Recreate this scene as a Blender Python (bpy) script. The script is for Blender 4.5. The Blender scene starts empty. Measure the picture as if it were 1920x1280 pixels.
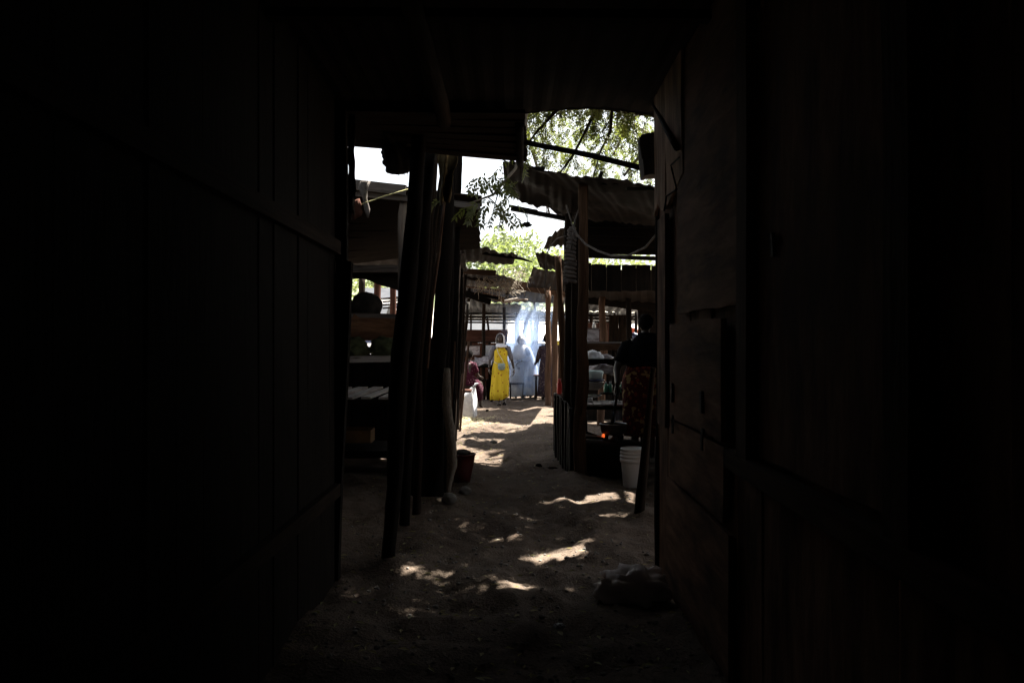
import bpy, math, random
from mathutils import Vector, Matrix, noise
V = Vector
R = math.radians
random.seed(11)
SC = bpy.context.scene

# ------------------------------------------------------------------ camera, sky, sun, exposure
FPX = 1493.3                                   # focal length in pixels of the 1920 px wide photograph
CAMH = 1.5
cam = bpy.data.cameras.new("camera"); cam_o = bpy.data.objects.new("camera", cam)
SC.collection.objects.link(cam_o); SC.camera = cam_o
cam.sensor_width = 36; cam.lens = 28; cam.clip_start = .05; cam.clip_end = 2000
cam_o.location = (0, 0, CAMH); cam_o.rotation_euler = (R(90), 0, 0)

SUN_EL = R(63); SUN_AZ = math.atan2(.8, .6)    # azimuth from +Y towards +X
w = bpy.data.worlds.new("World"); SC.world = w; w.use_nodes = True
nt = w.node_tree
bg = nt.nodes["Background"]
sky = nt.nodes.new("ShaderNodeTexSky"); sky.sky_type = 'NISHITA'; sky.sun_disc = False
sky.sun_elevation = SUN_EL; sky.sun_rotation = SUN_AZ; sky.air_density = 1.2; sky.dust_density = 3.0; sky.ozone_density = 1.0
hs = nt.nodes.new('ShaderNodeHueSaturation'); hs.inputs['Saturation'].default_value = .3; hs.inputs['Value'].default_value = .85
nt.links.new(sky.outputs[0], hs.inputs['Color']); nt.links.new(hs.outputs[0], bg.inputs[0]); bg.inputs[1].default_value = .05   # hazy white sky
S = V((math.sin(SUN_AZ)*math.cos(SUN_EL), math.cos(SUN_AZ)*math.cos(SUN_EL), math.sin(SUN_EL)))
sl = bpy.data.lights.new("sun", 'SUN'); sl.energy = 5.0; sl.angle = R(.5); sl.color = (1, .96, .88)
so = bpy.data.objects.new("sun", sl); SC.collection.objects.link(so)
so.rotation_euler = S.to_track_quat('Z', 'Y').to_euler(); so.location = (6, 6, 20)

SC.view_settings.view_transform = 'Standard'; SC.view_settings.look = 'None'
SC.view_settings.exposure = 3.05; SC.view_settings.gamma = 1
SC.render.engine = 'CYCLES'
SC.cycles.use_denoising = True
SC.cycles.max_bounces = 6; SC.cycles.diffuse_bounces = 3; SC.cycles.glossy_bounces = 2
SC.cycles.transmission_bounces = 3; SC.cycles.volume_bounces = 1; SC.cycles.transparent_max_bounces = 8
SC.cycles.use_adaptive_sampling = True; SC.cycles.adaptive_threshold = .01
SC.cycles.volume_step_rate = 1.5

# ------------------------------------------------------------------ helpers
def P(px, py, Y):
    """point at depth Y seen at photograph pixel px, py"""
    return V(((px-960)/FPX*Y, Y, CAMH-(py-640)/FPX*Y))
def D(px, Y): return (px-960)/FPX*Y
def ns(x, y=0., z=0.): return noise.noise(V((x, y, z)))

def gz(x, y):
    """height of the trodden ground"""
    if y > 40 or abs(x) > 12: return 0.
    f = max(0., min(1., (34-y)/10))
    h = .045*ns(x*.9, y*.6, 3.) + .05*ns(x*2.3, y*1.7, 9.)+.024*ns(x*5.5, y*4.5, 1.)
    h += .010*ns(x*13, y*11, 5.) + .004*ns(x*31, y*29, 2.)
    h *= 1.25 if y < 10 else max(.7, 1.25-(y-10)*.25)
    h += .030*(1-abs(ns(x*1.6+.5*ns(x, y), y*.55, 21.))*3.2)*math.exp(-((x-.1)/1.1)**2)*max(.35, min(1, (14-y)/4))
    h += .012*ns(x*8+y, y*3.2, 33.)
    for mx, my in ((-.84, 5.33), (-.87, 6.45), (-.73, 7.45), (.77, 8.8), (1.1, 6.85)):
        h += .045*math.exp(-((x-mx)**2+(y-my)**2)/.03)
    pc = .10*math.sin(y*.5)-.02
    h -= .05*math.exp(-((x-pc-.12)/.38)**2)                        # worn line of the path
    h += .05*math.exp(-((x-.35)/.6)**2-((y-13.2)/1.3)**2)
    return h*f

class MB:
    def __init__(s): s.v = []; s.f = []; s.g = []
    def add(s, vs, fs, gs=None):
        o = len(s.v); s.v += [tuple(p) for p in vs]; s.f += [tuple(i+o for i in f) for f in fs]
        s.g += gs if gs else [tuple(p) for p in vs]
        return s
    def build(s, name, mat, parent=None, smooth=True):
        me = bpy.data.meshes.new(name); me.from_pydata(s.v, [], s.f); me.update()
        at = me.attributes.new("gc", 'FLOAT_VECTOR', 'POINT')
        at.data.foreach_set("vector", [c for g in s.g for c in g])
        if smooth: me.polygons.foreach_set("use_smooth", [True]*len(me.polygons))
        me.materials.append(mat)
        o = bpy.data.objects.new(name, me); SC.collection.objects.link(o)
        if parent:
            o.parent = parent
            o.matrix_parent_inverse = Matrix.Translation(parent.location).inverted()
        return o
    # -- primitives
    def log(s, pts, rad, n=10, rough=.12, cap=True, step=.12, seed=None):
        seed = random.random()*90 if seed is None else seed
        pts = [V(p) for p in pts]; rad = rad if isinstance(rad, (list, tuple)) else [rad]*len(pts)
        if len(rad) != len(pts): rad = [rad[0]+(rad[-1]-rad[0])*i/(len(pts)-1) for i in range(len(pts))]
        P_, R_ = [], []
        for i in range(len(pts)-1):
            L = (pts[i+1]-pts[i]).length; k = max(1, min(40, int(L/step)))
            for j in range(k): t = j/k; P_.append(pts[i].lerp(pts[i+1], t)); R_.append(rad[i]*(1-t)+rad[i+1]*t)
        P_.append(pts[-1]); R_.append(rad[-1])
        vs, fs, gs = [], [], []; L = 0; m = len(P_)
        up = V((0, 0, 1)) if abs((P_[-1]-P_[0]).normalized().z) < .9 else V((0, 1, 0))
        for i, p in enumerate(P_):
            d = (P_[min(i+1, m-1)]-P_[max(i-1, 0)]).normalized()
            a = d.cross(up).normalized(); b = d.cross(a).normalized()
            if i: L += (P_[i]-P_[i-1]).length
            r = R_[i]
            off = (a*ns(L*1.1, seed)+b*ns(L*1.1, seed+7))*r*rough*3*(1 if 0 < i < m-1 else 0)
            for k in range(n):
                th = 2*math.pi*k/n
                rr = r*(1+rough*ns(math.cos(th)*1.5+seed, math.sin(th)*1.5, L*2.5)+rough*.6*ns(th*2, L*9, seed))
                vs.append(p+off+(a*math.cos(th)+b*math.sin(th))*rr)
                gs.append((L+seed, (th if k <= n/2 else 2*math.pi-th)*r*2, seed))
        for i in range(m-1):
            for k in range(n):
                k2 = (k+1) % n
                fs.append((i*n+k, i*n+k2, (i+1)*n+k2, (i+1)*n+k))
        if cap:
            fs.append(tuple(range(n))[::-1]); fs.append(tuple((m-1)*n+k for k in range(n)))
        return s.add(vs, fs, gs)
    def board(s, a, b, w, t, up=(0, 0, 1), seg=None, jit=.004, ragged=.012):
        """plank from a to b; w across (side), t along up"""
        a, b = V(a), V(b); d = (b-a).normalized(); up = V(up)
        side = d.cross(up).normalized(); up = side.cross(d).normalized()
        seed = random.random()*90; L = (b-a).length; seg = seg or max(2, min(24, int(L/.18)))
        vs, fs, gs = [], [], []
        for i in range(seg+1):
            u = i/seg; c = a.lerp(b, u)+up*ns(u*2, seed)*jit*2+side*ns(u*2, seed+5)*jit*2
            e = ragged*ns(seed, i*3.1) if i in (0, seg) else 0
            for q, (p, r) in enumerate(((-1, -1), (-.33, -1), (.33, -1), (1, -1), (1, 1), (.33, 1), (-.33, 1), (-1, 1))):
                ww = w/2*(1+jit*6*ns(u*6, p*3, seed)); j = 0
                if i in (0, seg): j = ragged*ns(p*2.3+seed, 4.4, i)
                vs.append(c+side*p*ww+up*r*(t/2+jit*.4*ns(u*8, p*4, seed+r))+d*(j+e)); gs.append((u*L+seed, p*w/2+r*t, seed))
        for i in range(seg):
            for k in range(8):
                k2 = (k+1) % 8; fs.append((i*8+k, (i+1)*8+k, (i+1)*8+k2, i*8+k2))
        for o, rev in ((0, 0), (seg*8, 1)):
            for q in ((0, 1, 6, 7), (1, 2, 5, 6), (2, 3, 4, 5)):
                f = tuple(o+x for x in q); fs.append(f[::-1] if rev else f)
        return s.add(vs, fs, gs)
    def slab(s, fn, nu, nv, t=.003, gscale=1.):
        """closed thin body over fn(u,v)"""
        g = [[V(fn(i/nu, j/nv)) for j in range(nv+1)] for i in range(nu+1)]
        vs, gs = [], []
        for sg in (1, -1):
            for i in range(nu+1):
                for j in range(nv+1):
                    du = g[min(i+1, nu)][j]-g[max(i-1, 0)][j]; dv = g[i][min(j+1, nv)]-g[i][max(j-1, 0)]
                    n = du.cross(dv)
                    n = n.normalized() if n.length > 1e-9 else V((0, 0, 1))
                    p = g[i][j]+n*t/2*sg; vs.append(p); gs.append((p.x*gscale, p.y*gscale, p.z*gscale))
        N = (nu+1)*(nv+1); I = lambda i, j: i*(nv+1)+j
        fs = []
        for i in range(nu):
            for j in range(nv):
                fs.append((I(i, j), I(i+1, j), I(i+1, j+1), I(i, j+1)))
                fs.append((N+I(i, j), N+I(i, j+1), N+I(i+1, j+1), N+I(i+1, j)))
        for i in range(nu):
            fs.append((I(i, 0), N+I(i, 0), N+I(i+1, 0), I(i+1, 0))); fs.append((I(i, nv), I(i+1, nv), N+I(i+1, nv), N+I(i, nv)))
        for j in range(nv):
            fs.append((I(0, j), I(0, j+1), N+I(0, j+1), N+I(0, j))); fs.append((I(nu, j), N+I(nu, j), N+I(nu, j+1), I(nu, j+1)))
        return s.add(vs, fs, gs)
    def rings(s, rs, n=24, cap=(True, True)):
        """rs: list of (centre, rx, ry, fold amplitude, folds, [axis u, axis v])"""
        vs, fs, gs = [], [], []; m = len(rs)
        for i, r in enumerate(rs):
            c = V(r[0]); rx, ry = r[1], r[2]; fa = r[3] if len(r) > 3 else 0; fn = r[4] if len(r) > 4 else 7
            a = V(r[5]) if len(r) > 5 else V((1, 0, 0)); b = V(r[6]) if len(r) > 6 else V((0, 1, 0))
            for k in range(n):
                th = 2*math.pi*k/n; q = 1+fa*(math.sin(th*fn+i*.25)*.7+.6*ns(th*2.2, i*.5, fn))
                vs.append(c+a*math.cos(th)*rx*q+b*math.sin(th)*ry*q); gs.append(tuple(vs[-1]))
        for i in range(m-1):
            for k in range(n):
                k2 = (k+1) % n; fs.append((i*n+k, i*n+k2, (i+1)*n+k2, (i+1)*n+k))
        if cap[0]: fs.append(tuple(range(n))[::-1])
        if cap[1]: fs.append(tuple((m-1)*n+k for k in range(n)))
        return s.add(vs, fs, gs)
    def lump(s, c, r, rough=.2, n=3, seed=None, freq=1.3, flat=0):
        import bmesh
        seed = random.random()*80 if seed is None else seed
        b = bmesh.new(); bmesh.ops.create_icosphere(b, subdivisions=n, radius=1)
        vs = []
        for q in b.verts:
            d = q.co.normalized(); k = 1+rough*ns(d.x*freq+seed, d.y*freq, d.z*freq)+rough*.4*ns(d.x*freq*3+seed, d.y*freq*3, d.z*freq*3)+(rough*.25*abs(ns(d.x*freq*6+seed, d.y*freq*2, d.z*freq*6)) if n > 3 else 0)
            p = V((d.x*r[0]*k, d.y*r[1]*k, d.z*r[2]*k))
            if flat and p.z < -r[2]*flat: p.z = -r[2]*flat
            vs.append(V(c)+p)
        fs = [tuple(v.index for v in f.verts) for f in b.faces]; b.free()
        return s.add(vs, fs)
    def lathe(s, c, prof, n=28):
        return s.rings([((c[0], c[1], c[2]+z), r, r) for r, z in prof], n)

def T(o, label, cat, group=None, kind=None):
    if label: o["label"] = label
    if cat: o["category"] = cat
    if group: o["group"] = group
    if kind: o["kind"] = kind
    return o
def thing(name, loc, label, cat, group=None):
    o = bpy.data.objects.new(name, None); SC.collection.objects.link(o); o.location = loc; o.empty_display_size = .1
    return T(o, label, cat, group)
def rename(o, lab): o["label"] = lab; return o

# ------------------------------------------------------------------ materials
def mat(name): 
    m = bpy.data.materials.new(name); m.use_nodes = True
    t = m.node_tree; return m, t, t.nodes["Principled BSDF"]
def nd(t, k, **kw):
    n = t.nodes.new(k)
    for a, b in kw.items(): setattr(n, a, b)
    return n
def ramp(t, src, cols):
    r = nd(t, "ShaderNodeValToRGB"); e = r.color_ramp.elements
    for i, (p, c) in enumerate(cols):
        q = e[i] if i < 2 else e.new(p)
        q.position = p; q.color = (*c, 1)
    t.links.new(src, r.inputs[0]); return r.outputs[0]
def noi(t, vec, sc, det=4, rough=.55, dist=0.):
    n = nd(t, "ShaderNodeTexNoise"); n.inputs["Scale"].default_value = sc; n.inputs["Detail"].default_value = det
    n.inputs["Roughness"].default_value = rough; n.inputs["Distortion"].default_value = dist
    t.links.new(vec, n.inputs["Vector"]); return n.outputs[0]
def mapping(t, vec, sc):
    m = nd(t, "ShaderNodeMapping"); m.inputs["Scale"].default_value = sc; t.links.new(vec, m.inputs[0]); return m.outputs[0]
def mixc(t, f, a, b, mode='MIX'):
    m = nd(t, "ShaderNodeMix"); m.data_type = 'RGBA'; m.blend_type = mode
    for i, x in ((0, f), (6, a), (7, b)):
        if isinstance(x, (int, float)): m.inputs[i].default_value = x
        elif isinstance(x, tuple): m.inputs[i].default_value = (*x, 1)
        else: t.links.new(x, m.inputs[i])
    return m.outputs[2]
def bump(t, b, h, st=.4, dist=.01):
    n = nd(t, "ShaderNodeBump"); n.inputs["Strength"].default_value = st; n.inputs["Distance"].default_value = dist
    t.links.new(h, n.inputs["Height"]); t.links.new(n.outputs[0], b.inputs["Normal"])
def wood(name, c1, c2, stain=.5, ac=22., rough=.92, spec=.06):
    m, t, b = mat(name); a = nd(t, "ShaderNodeAttribute", attribute_name="gc").outputs["Vector"]
    g = noi(t, mapping(t, a, (1.6, ac, ac*.5)), 1.6, 6, .65, .6)
    col = ramp(t, g, [(.3, c1), (.68, c2)])
    st = noi(t, mapping(t, a, (1., 3., 3.)), 1.7, 4, .6)
    sf = ramp(t, st, [(.42, (1, 1, 1)), (.66, (1-stain,)*3)])
    col = mixc(t, 1., col, sf, 'MULTIPLY')
    kn = nd(t, "ShaderNodeTexVoronoi"); kn.inputs["Scale"].default_value = 1.5
    t.links.new(mapping(t, a, (1., 3.5, 3.5)), kn.inputs["Vector"])
    kr = ramp(t, kn.outputs["Distance"], [(.05, (.25, .2, .18)), (.12, (1, 1, 1))])
    col = mixc(t, 1., col, kr, 'MULTIPLY')
    t.links.new(col, b.inputs["Base Color"]); b.inputs["Roughness"].default_value = rough
    b.inputs["Specular IOR Level"].default_value = spec
    bump(t, b, g, .5, .008); return m
def simple(name, c, c2=None, sc=8., rough=.8, spec=.3, bmp=.2, coord="gc", stretch=(1, 1, 1), det=5, lo=.35, hi=.65, metal=0, dist=.01):
    m, t, b = mat(name); a = nd(t, "ShaderNodeAttribute", attribute_name="gc").outputs["Vector"]
    n = noi(t, mapping(t, a, stretch), sc, det)
    t.links.new(ramp(t, n, [(lo, c), (hi, c2 or tuple(x*.75 for x in c))]), b.inputs["Base Color"])
    b.inputs["Roughness"].default_value = rough; b.inputs["Specular IOR Level"].default_value = spec; b.inputs["Metallic"].default_value = metal
    if bmp: bump(t, b, n, bmp, dist)
    return m
def leafmat(name, c1, c2, trans=.5):
    m, t, b = mat(name); a = nd(t, "ShaderNodeAttribute", attribute_name="gc").outputs["Vector"]
    n = noi(t, a, 1.0, 2)
    col = ramp(t, n, [(.35, c1), (.65, c2)])
    t.links.new(col, b.inputs["Base Color"]); b.inputs["Roughness"].default_value = .45; b.inputs["Specular IOR Level"].default_value = .35
    tr = nd(t, "ShaderNodeBsdfTranslucent"); mx = nd(t, "ShaderNodeMixShader"); mx.inputs[0].default_value = trans
    c2_ = mixc(t, 1., col, (1.35, 1.5, .55), 'MULTIPLY')
    t.links.new(c2_, tr.inputs[0]); t.links.new(b.outputs[0], mx.inputs[1]); t.links.new(tr.outputs[0], mx.inputs[2])
    t.links.new(mx.outputs[0], t.nodes["Material Output"].inputs[0]); return m

M = {}
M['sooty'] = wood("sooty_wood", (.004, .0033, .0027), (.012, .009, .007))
M['dark'] = wood("dark_wood", (.007, .005, .0036), (.024, .016, .011))
M['brown'] = wood("brown_wood", (.028, .015, .009), (.075, .042, .024))
M['pole'] = wood("peeled_pole_wood", (.045, .026, .017), (.11, .066, .044), .45)
M['pale'] = wood("pale_weathered_wood", (.14, .115, .095), (.26, .22, .185), .35)
M['grey'] = wood("grey_weathered_board", (.07, .062, .057), (.20, .18, .165), .35)
M['ply'] = wood("old_plywood", (.008, .0053, .0038), (.026, .0165, .0115), .5, 9)
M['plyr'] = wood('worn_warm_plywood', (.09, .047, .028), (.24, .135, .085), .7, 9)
M['slat'] = wood('pale_grey_slats', (.28, .255, .235), (.52, .48, .45), .35)
M['boxb'] = wood('warm_brown_board', (.11, .055, .03), (.26, .135, .075), .5, 12)
M['lime'] = wood('faded_pale_board', (.22, .135, .09), (.5, .34, .24), .65, 14)
M['plyred'] = wood("reddish_board", (.035, .015, .01), (.075, .033, .022), .4, 12)
M['bark'] = simple("bark", (.08, .065, .05), (.24, .205, .165), 14, .9, .2, .8, stretch=(2, 10, 1))
M['ring'] = simple("twisted_cloth_rope", (.07, .06, .053), (.15, .13, .115), 20, .9, .1, .5)
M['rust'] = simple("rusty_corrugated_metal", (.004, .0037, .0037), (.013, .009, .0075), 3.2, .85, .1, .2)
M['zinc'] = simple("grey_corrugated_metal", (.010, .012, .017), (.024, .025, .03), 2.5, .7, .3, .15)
M['thatch'] = simple("sooty_thatch", (.03, .028, .027), (.08, .065, .05), 18, .95, .1, .9, stretch=(1, 6, 1))
M['cloth_dark'] = simple("dark_sacking", (.018, .016, .014), (.04, .036, .03), 9, .95, .1, .5)
M['sack_olive'] = simple("olive_sacking", (.035, .04, .02), (.09, .10, .05), 9, .95, .1, .5)
M['burlap'] = simple("brown_torn_sacking", (.05, .036, .016), (.13, .095, .045), 12, .9, .1, .7)
M['white_sack'] = simple("white_woven_plastic", (.45, .45, .47), (.6, .6, .6), 16, .6, .3, .4)
M['bright_cloth'] = simple('bleached_cloth', (.72, .73, .75), (.8, .8, .8), 10, .85, .1, .3)
M['white_cloth'] = simple("white_cloth", (.5, .51, .54), (.62, .62, .64), 10, .85, .1, .3)
M['grey_cloth'] = simple("grey_knit", (.10, .10, .12), (.15, .15, .175), 30, .95, .1, .3)
M['bluewhite'] = simple("pale_blue_cloth", (.25, .33, .5), (.42, .48, .58), 7, .85, .1, .3)
M['skin'] = simple("dark_brown_skin", (.022, .012, .008), (.036, .02, .013), 12, .5, .4, .05)
M['hair'] = simple("black_hair", (.004, .0035, .0035), (.009, .008, .0075), 50, .95, .03, .8)
M['black_cloth'] = simple("black_cloth", (.004, .004, .005), (.008, .008, .009), 15, .95, .03, .3)
M['teal'] = simple("grey_teal_leather", (.16, .22, .20), (.26, .33, .30), 20, .5, .4, .3)
M['pvc_white'] = simple("white_bucket_plastic", (.55, .53, .5), (.66, .65, .62), 5, .45, .4, .03, stretch=(1, 1, .4))
M['maroon_plastic'] = simple("maroon_plastic", (.045, .006, .005), (.07, .01, .008), 5, .5, .4, .05)
M['red'] = simple("red_plastic", (.75, .05, .045), (.8, .08, .06), 5, .45, .4, .05)
M['red_tarp'] = simple("red_tarpaulin", (.38, .07, .03), (.5, .12, .06), 3, .7, .3, .3)
M['navy_tarp'] = simple("navy_plastic", (.012, .018, .045), (.025, .035, .08), 4, .35, .5, .3)
M['tub'] = simple("pale_mint_plastic", (.6, .74, .7), (.68, .8, .76), 6, .5, .4, .05)
M['film'] = simple("cloudy_plastic_film", (.16, .13, .13), (.42, .38, .38), 9, .25, .6, .8, stretch=(1, 1, 3))
M['steel'] = simple("dented_aluminium", (.45, .45, .46), (.6, .6, .6), 8, .3, .5, .1, metal=.9)
M['soot'] = simple("sooty_pot_metal", (.01, .01, .01), (.022, .02, .018), 9, .6, .4, .3)
M['stone'] = simple("stone", (.10, .09, .08), (.22, .205, .185), 9, .95, .2, .6)
M['green'] = simple("green_plastic", (.03, .16, .10), (.05, .22, .14), 5, .4, .5, .05)
M['yellow_box'] = simple("yellow_box", (.75, .55, .05), (.8, .6, .08), 5, .6, .3, .05)
M['glass'] = simple("cloudy_bottle_plastic", (.5, .45, .42), (.62, .58, .55), 6, .2, .6, .02)
M['card'] = simple("cardboard", (.08, .045, .02), (.12, .07, .03), 6, .9, .1, .1)
M['wire'] = simple("black_cable", (.006, .006, .006), (.01, .01, .01), 6, .9, .05, 0)
M['cord'] = simple("yellow_cord", (.55, .50, .22), (.62, .58, .3), 30, .8, .2, 0)
M['iron'] = simple("worn_iron", (.02, .018, .016), (.05, .045, .042), 20, .8, .1, .1)
M['straw'] = simple("dry_straw", (.50, .44, .24), (.62, .56, .36), 30, .9, .1, 0)
M['twig'] = simple("dried_vine", (.2, .165, .125), (.36, .31, .25), 20, .9, .1, 0)
M['leaf'] = leafmat("leaf_green", (.045, .055, .020), (.12, .122, .052), .45)
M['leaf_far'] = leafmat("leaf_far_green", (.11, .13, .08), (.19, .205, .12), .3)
M['leaf_shade'] = leafmat('leaf_darkened_copy', (.014, .026, .009), (.028, .042, .015), .1)  # same leaves, darkened so the unseen crown sends less light down
M['leaf_dry'] = leafmat("leaf_dry", (.16, .15, .06), (.26, .20, .10), .4)

def dress_mat(name, base, spots, sc, thr, edge=.04, third=None):
    m, t, b = mat(name); a = nd(t, "ShaderNodeAttribute", attribute_name="gc").outputs["Vector"]
    v = nd(t, "ShaderNodeTexVoronoi"); v.inputs["Scale"].default_value = sc; t.links.new(mapping(t, a, (1, 1, .8)), v.inputs["Vector"])
    n = noi(t, a, sc*.7, 3)
    f = ramp(t, v.outputs["Distance"], [(thr, (1, 1, 1)), (thr+edge, (0, 0, 0))])
    c = mixc(t, f, base, spots)
    if third: 
        f2 = ramp(t, n, [(.585, (0, 0, 0)), (.61, (1, 1, 1))]); c = mixc(t, f2, c, third)
    fold = noi(t, mapping(t, a, (9, 9, .8)), 1., 3)
    t.links.new(c, b.inputs["Base Color"]); b.inputs["Roughness"].default_value = .9; b.inputs["Specular IOR Level"].default_value = .1
    bump(t, b, fold, .6, .03); return m
M['yellow'] = dress_mat("yellow_printed_cotton", (.56, .40, .03), (.26, .10, .02), 11, .20)
M['polka'] = dress_mat("maroon_dotted_cotton", (.03, .004, .010), (.22, .13, .15), 26, .20)
M['kitenge'] = dress_mat("red_and_yellow_printed_cotton", (.05, .010, .008), (.14, .03, .016), 17, .34, third=(.22, .16, .07))
M['flower'] = dress_mat("dark_flowered_cotton", (.035, .024, .032), (.2, .16, .14), 26, .22)

# ground
def dirt(name, c1, c2, c3, st=.7, white=None):
    m, t, b = mat(name); a = nd(t, "ShaderNodeTexCoord").outputs["Object"]
    n1 = noi(t, a, 1.3, 6, .6); n2 = noi(t, a, 14, 8, .7); n3 = noi(t, a, 60, 4, .6)
    c = ramp(t, n1, [(.35, c1), (.65, c2)]); f = ramp(t, n2, [(.50, (0, 0, 0)), (.72, (1, 1, 1))])
    c = mixc(t, f, c, c3)
    v = nd(t, "ShaderNodeTexVoronoi"); v.inputs["Scale"].default_value = 28; t.links.new(a, v.inputs["Vector"])
    pf = ramp(t, v.outputs["Distance"], [(.10, (.55, .55, .55)), (.16, (1, 1, 1))]); c = mixc(t, 1., c, pf, 'MULTIPLY')
    t.links.new(c, b.inputs["Base Color"]); b.inputs["Roughness"].default_value = .95; b.inputs["Specular IOR Level"].default_value = .15
    s = nd(t, "ShaderNodeMath", operation='ADD'); t.links.new(n2, s.inputs[0]); t.links.new(n3, s.inputs[1])
    bump(t, b, s.outputs[0], st, .02); return m
M['dirt'] = dirt("trodden_dirt", (.076, .053, .038), (.128, .096, .071), (.042, .029, .020), 1.)
M['sand'] = dirt("pale_sand", (.3, .27, .23), (.60, .55, .47), (.40, .37, .30), .3)

def hillmat():
    m, t, b = mat("grassy_hillside"); a = nd(t, "ShaderNodeTexCoord").outputs["Object"]
    n = noi(t, a, .12, 6, .6); n2 = noi(t, a, .9, 6, .7)
    g = ramp(t, n2, [(.35, (.09, .12, .05)), (.65, (.24, .27, .13))])
    z = nd(t, "ShaderNodeSeparateXYZ"); t.links.new(a, z.inputs[0])
    ad = nd(t, "ShaderNodeMath", operation='MULTIPLY_ADD'); t.links.new(n, ad.inputs[0]); ad.inputs[1].default_value = 3; t.links.new(z.outputs[2], ad.inputs[2])
    mr = nd(t, "ShaderNodeMapRange"); t.links.new(ad.outputs[0], mr.inputs[0]); mr.inputs[1].default_value = 4.6; mr.inputs[2].default_value = 6.2
    c = mixc(t, mr.outputs[0], (.55, .5, .43), g)
    t.links.new(c, b.inputs["Base Color"]); b.inputs["Roughness"].default_value = 1; return m
M['hill'] = hillmat()
def smokemat():
    m = bpy.data.materials.new("drifting_smoke"); m.use_nodes = True; t = m.node_tree
    t.nodes.remove(t.nodes["Principled BSDF"])
    v = nd(t, "ShaderNodeVolumePrincipled"); v.inputs["Color"].default_value = (.55, .70, 1, 1); v.inputs["Anisotropy"].default_value = .35
    a = nd(t, "ShaderNodeTexCoord").outputs["Object"]
    # density fades to the rim of the puff (unit sphere in object space)
    g = nd(t, "ShaderNodeVectorMath", operation='LENGTH'); t.links.new(a, g.inputs[0])
    mr = nd(t, "ShaderNodeMapRange"); mr.interpolation_type = 'SMOOTHSTEP'; t.links.new(g.outputs["Value"], mr.inputs[0])
    mr.inputs[1].default_value = .15; mr.inputs[2].default_value = .98; mr.inputs[3].default_value = 1; mr.inputs[4].default_value = 0
    n = noi(t, mapping(t, a, (1.3, 1.3, 1.)), 1.6, 3, .6, .8)
    nr = nd(t, "ShaderNodeMapRange"); t.links.new(n, nr.inputs[0]); nr.inputs[1].default_value = .36; nr.inputs[2].default_value = .72; nr.inputs[3].default_value = .05
    mu = nd(t, "ShaderNodeMath", operation='MULTIPLY'); t.links.new(mr.outputs[0], mu.inputs[0]); t.links.new(nr.outputs[0], mu.inputs[1])
    m2 = nd(t, "ShaderNodeMath", operation='MULTIPLY'); t.links.new(mu.outputs[0], m2.inputs[0]); m2.inputs[1].default_value = SMOKE
    t.links.new(m2.outputs[0], v.inputs["Density"]); t.links.new(v.outputs[0], t.nodes["Material Output"].inputs["Volume"]); return m

# ------------------------------------------------------------------ ground and hill
def axis(lo, hi, f): # non-uniform samples
    out = [lo]
    while out[-1] < hi: out.append(out[-1]+f(out[-1]))
    return out
xs = axis(-400, 400, lambda x: .035 if -2.2 < x < 2.4 else min(60, .05+.28*max(-2.2-x, x-2.4, 0.) if x > 0 else max(.05, .24*(-2.2-x))))
ys = axis(-6, 600, lambda y: .15 if y < 2.4 else (.022+.0028*(y-2.4) if y < 26 else (.3 if y < 40 else 20)))
vs = [(x, y, gz(x, y)) for y in ys for x in xs]; W = len(xs)
fs = [(j*W+i, j*W+i+1, (j+1)*W+i+1, (j+1)*W+i) for j in range(len(ys)-1) for i in range(W-1)]
me = bpy.data.meshes.new("ground"); me.from_pydata(vs, [], fs); me.materials.append(M['dirt'])
me.polygons.foreach_set("use_smooth", [True]*len(fs))
g = bpy.data.objects.new("ground", me); SC.collection.objects.link(g); g["kind"] = "structure"; g["label"] = "trodden uneven dirt path between the stalls"

def hz(x, y):
    t = max(0., min(1., (y-27)/53)); z = 9.2*(t**1.15)
    z += (1.2*ns(x*.04, y*.04)+.35*ns(x*.15, y*.15, 4))*t*1.6+.006*x*(1 if x < 0 else -.6)*t*8
    if y > 80: z -= (y-80)*.08
    return z-.12
xs = [i*2.2-90 for i in range(86)]; ys = [27+i*1.3 for i in range(80)]; W = len(xs)
vs = [(x, y, hz(x, y)) for y in ys for x in xs]
fs = [(j*W+i, j*W+i+1, (j+1)*W+i+1, (j+1)*W+i) for j in range(len(ys)-1) for i in range(W-1)]
me = bpy.data.meshes.new("hill"); me.from_pydata(vs, [], fs); me.materials.append(M['hill']); me.polygons.foreach_set("use_smooth", [True]*len(fs))
h = bpy.data.objects.new("hill", me); SC.collection.objects.link(h); h["kind"] = "structure"; h["label"] = "pale sandy rise turning into a green hillside"

# ------------------------------------------------------------------ near passage
def vwall(mb, x, y0, y1, z0, z1, sgn, wmin=.18, wmax=.34, t=.03, skip=()):
    y = y0
    while y < y1-.02:
        wd = min(random.uniform(wmin, wmax), y1-y); off = random.uniform(-.006, .006)
        ym = y+wd/2
        mb.board((x+sgn*(t/2)+off*sgn, ym, z0+random.uniform(-.02, 0)), (x+sgn*(t/2)+off*sgn+random.uniform(-.004, .004), ym, z1), wd-.004, t, (1, 0, 0), seg=14, jit=.003)
        y += wd
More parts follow.
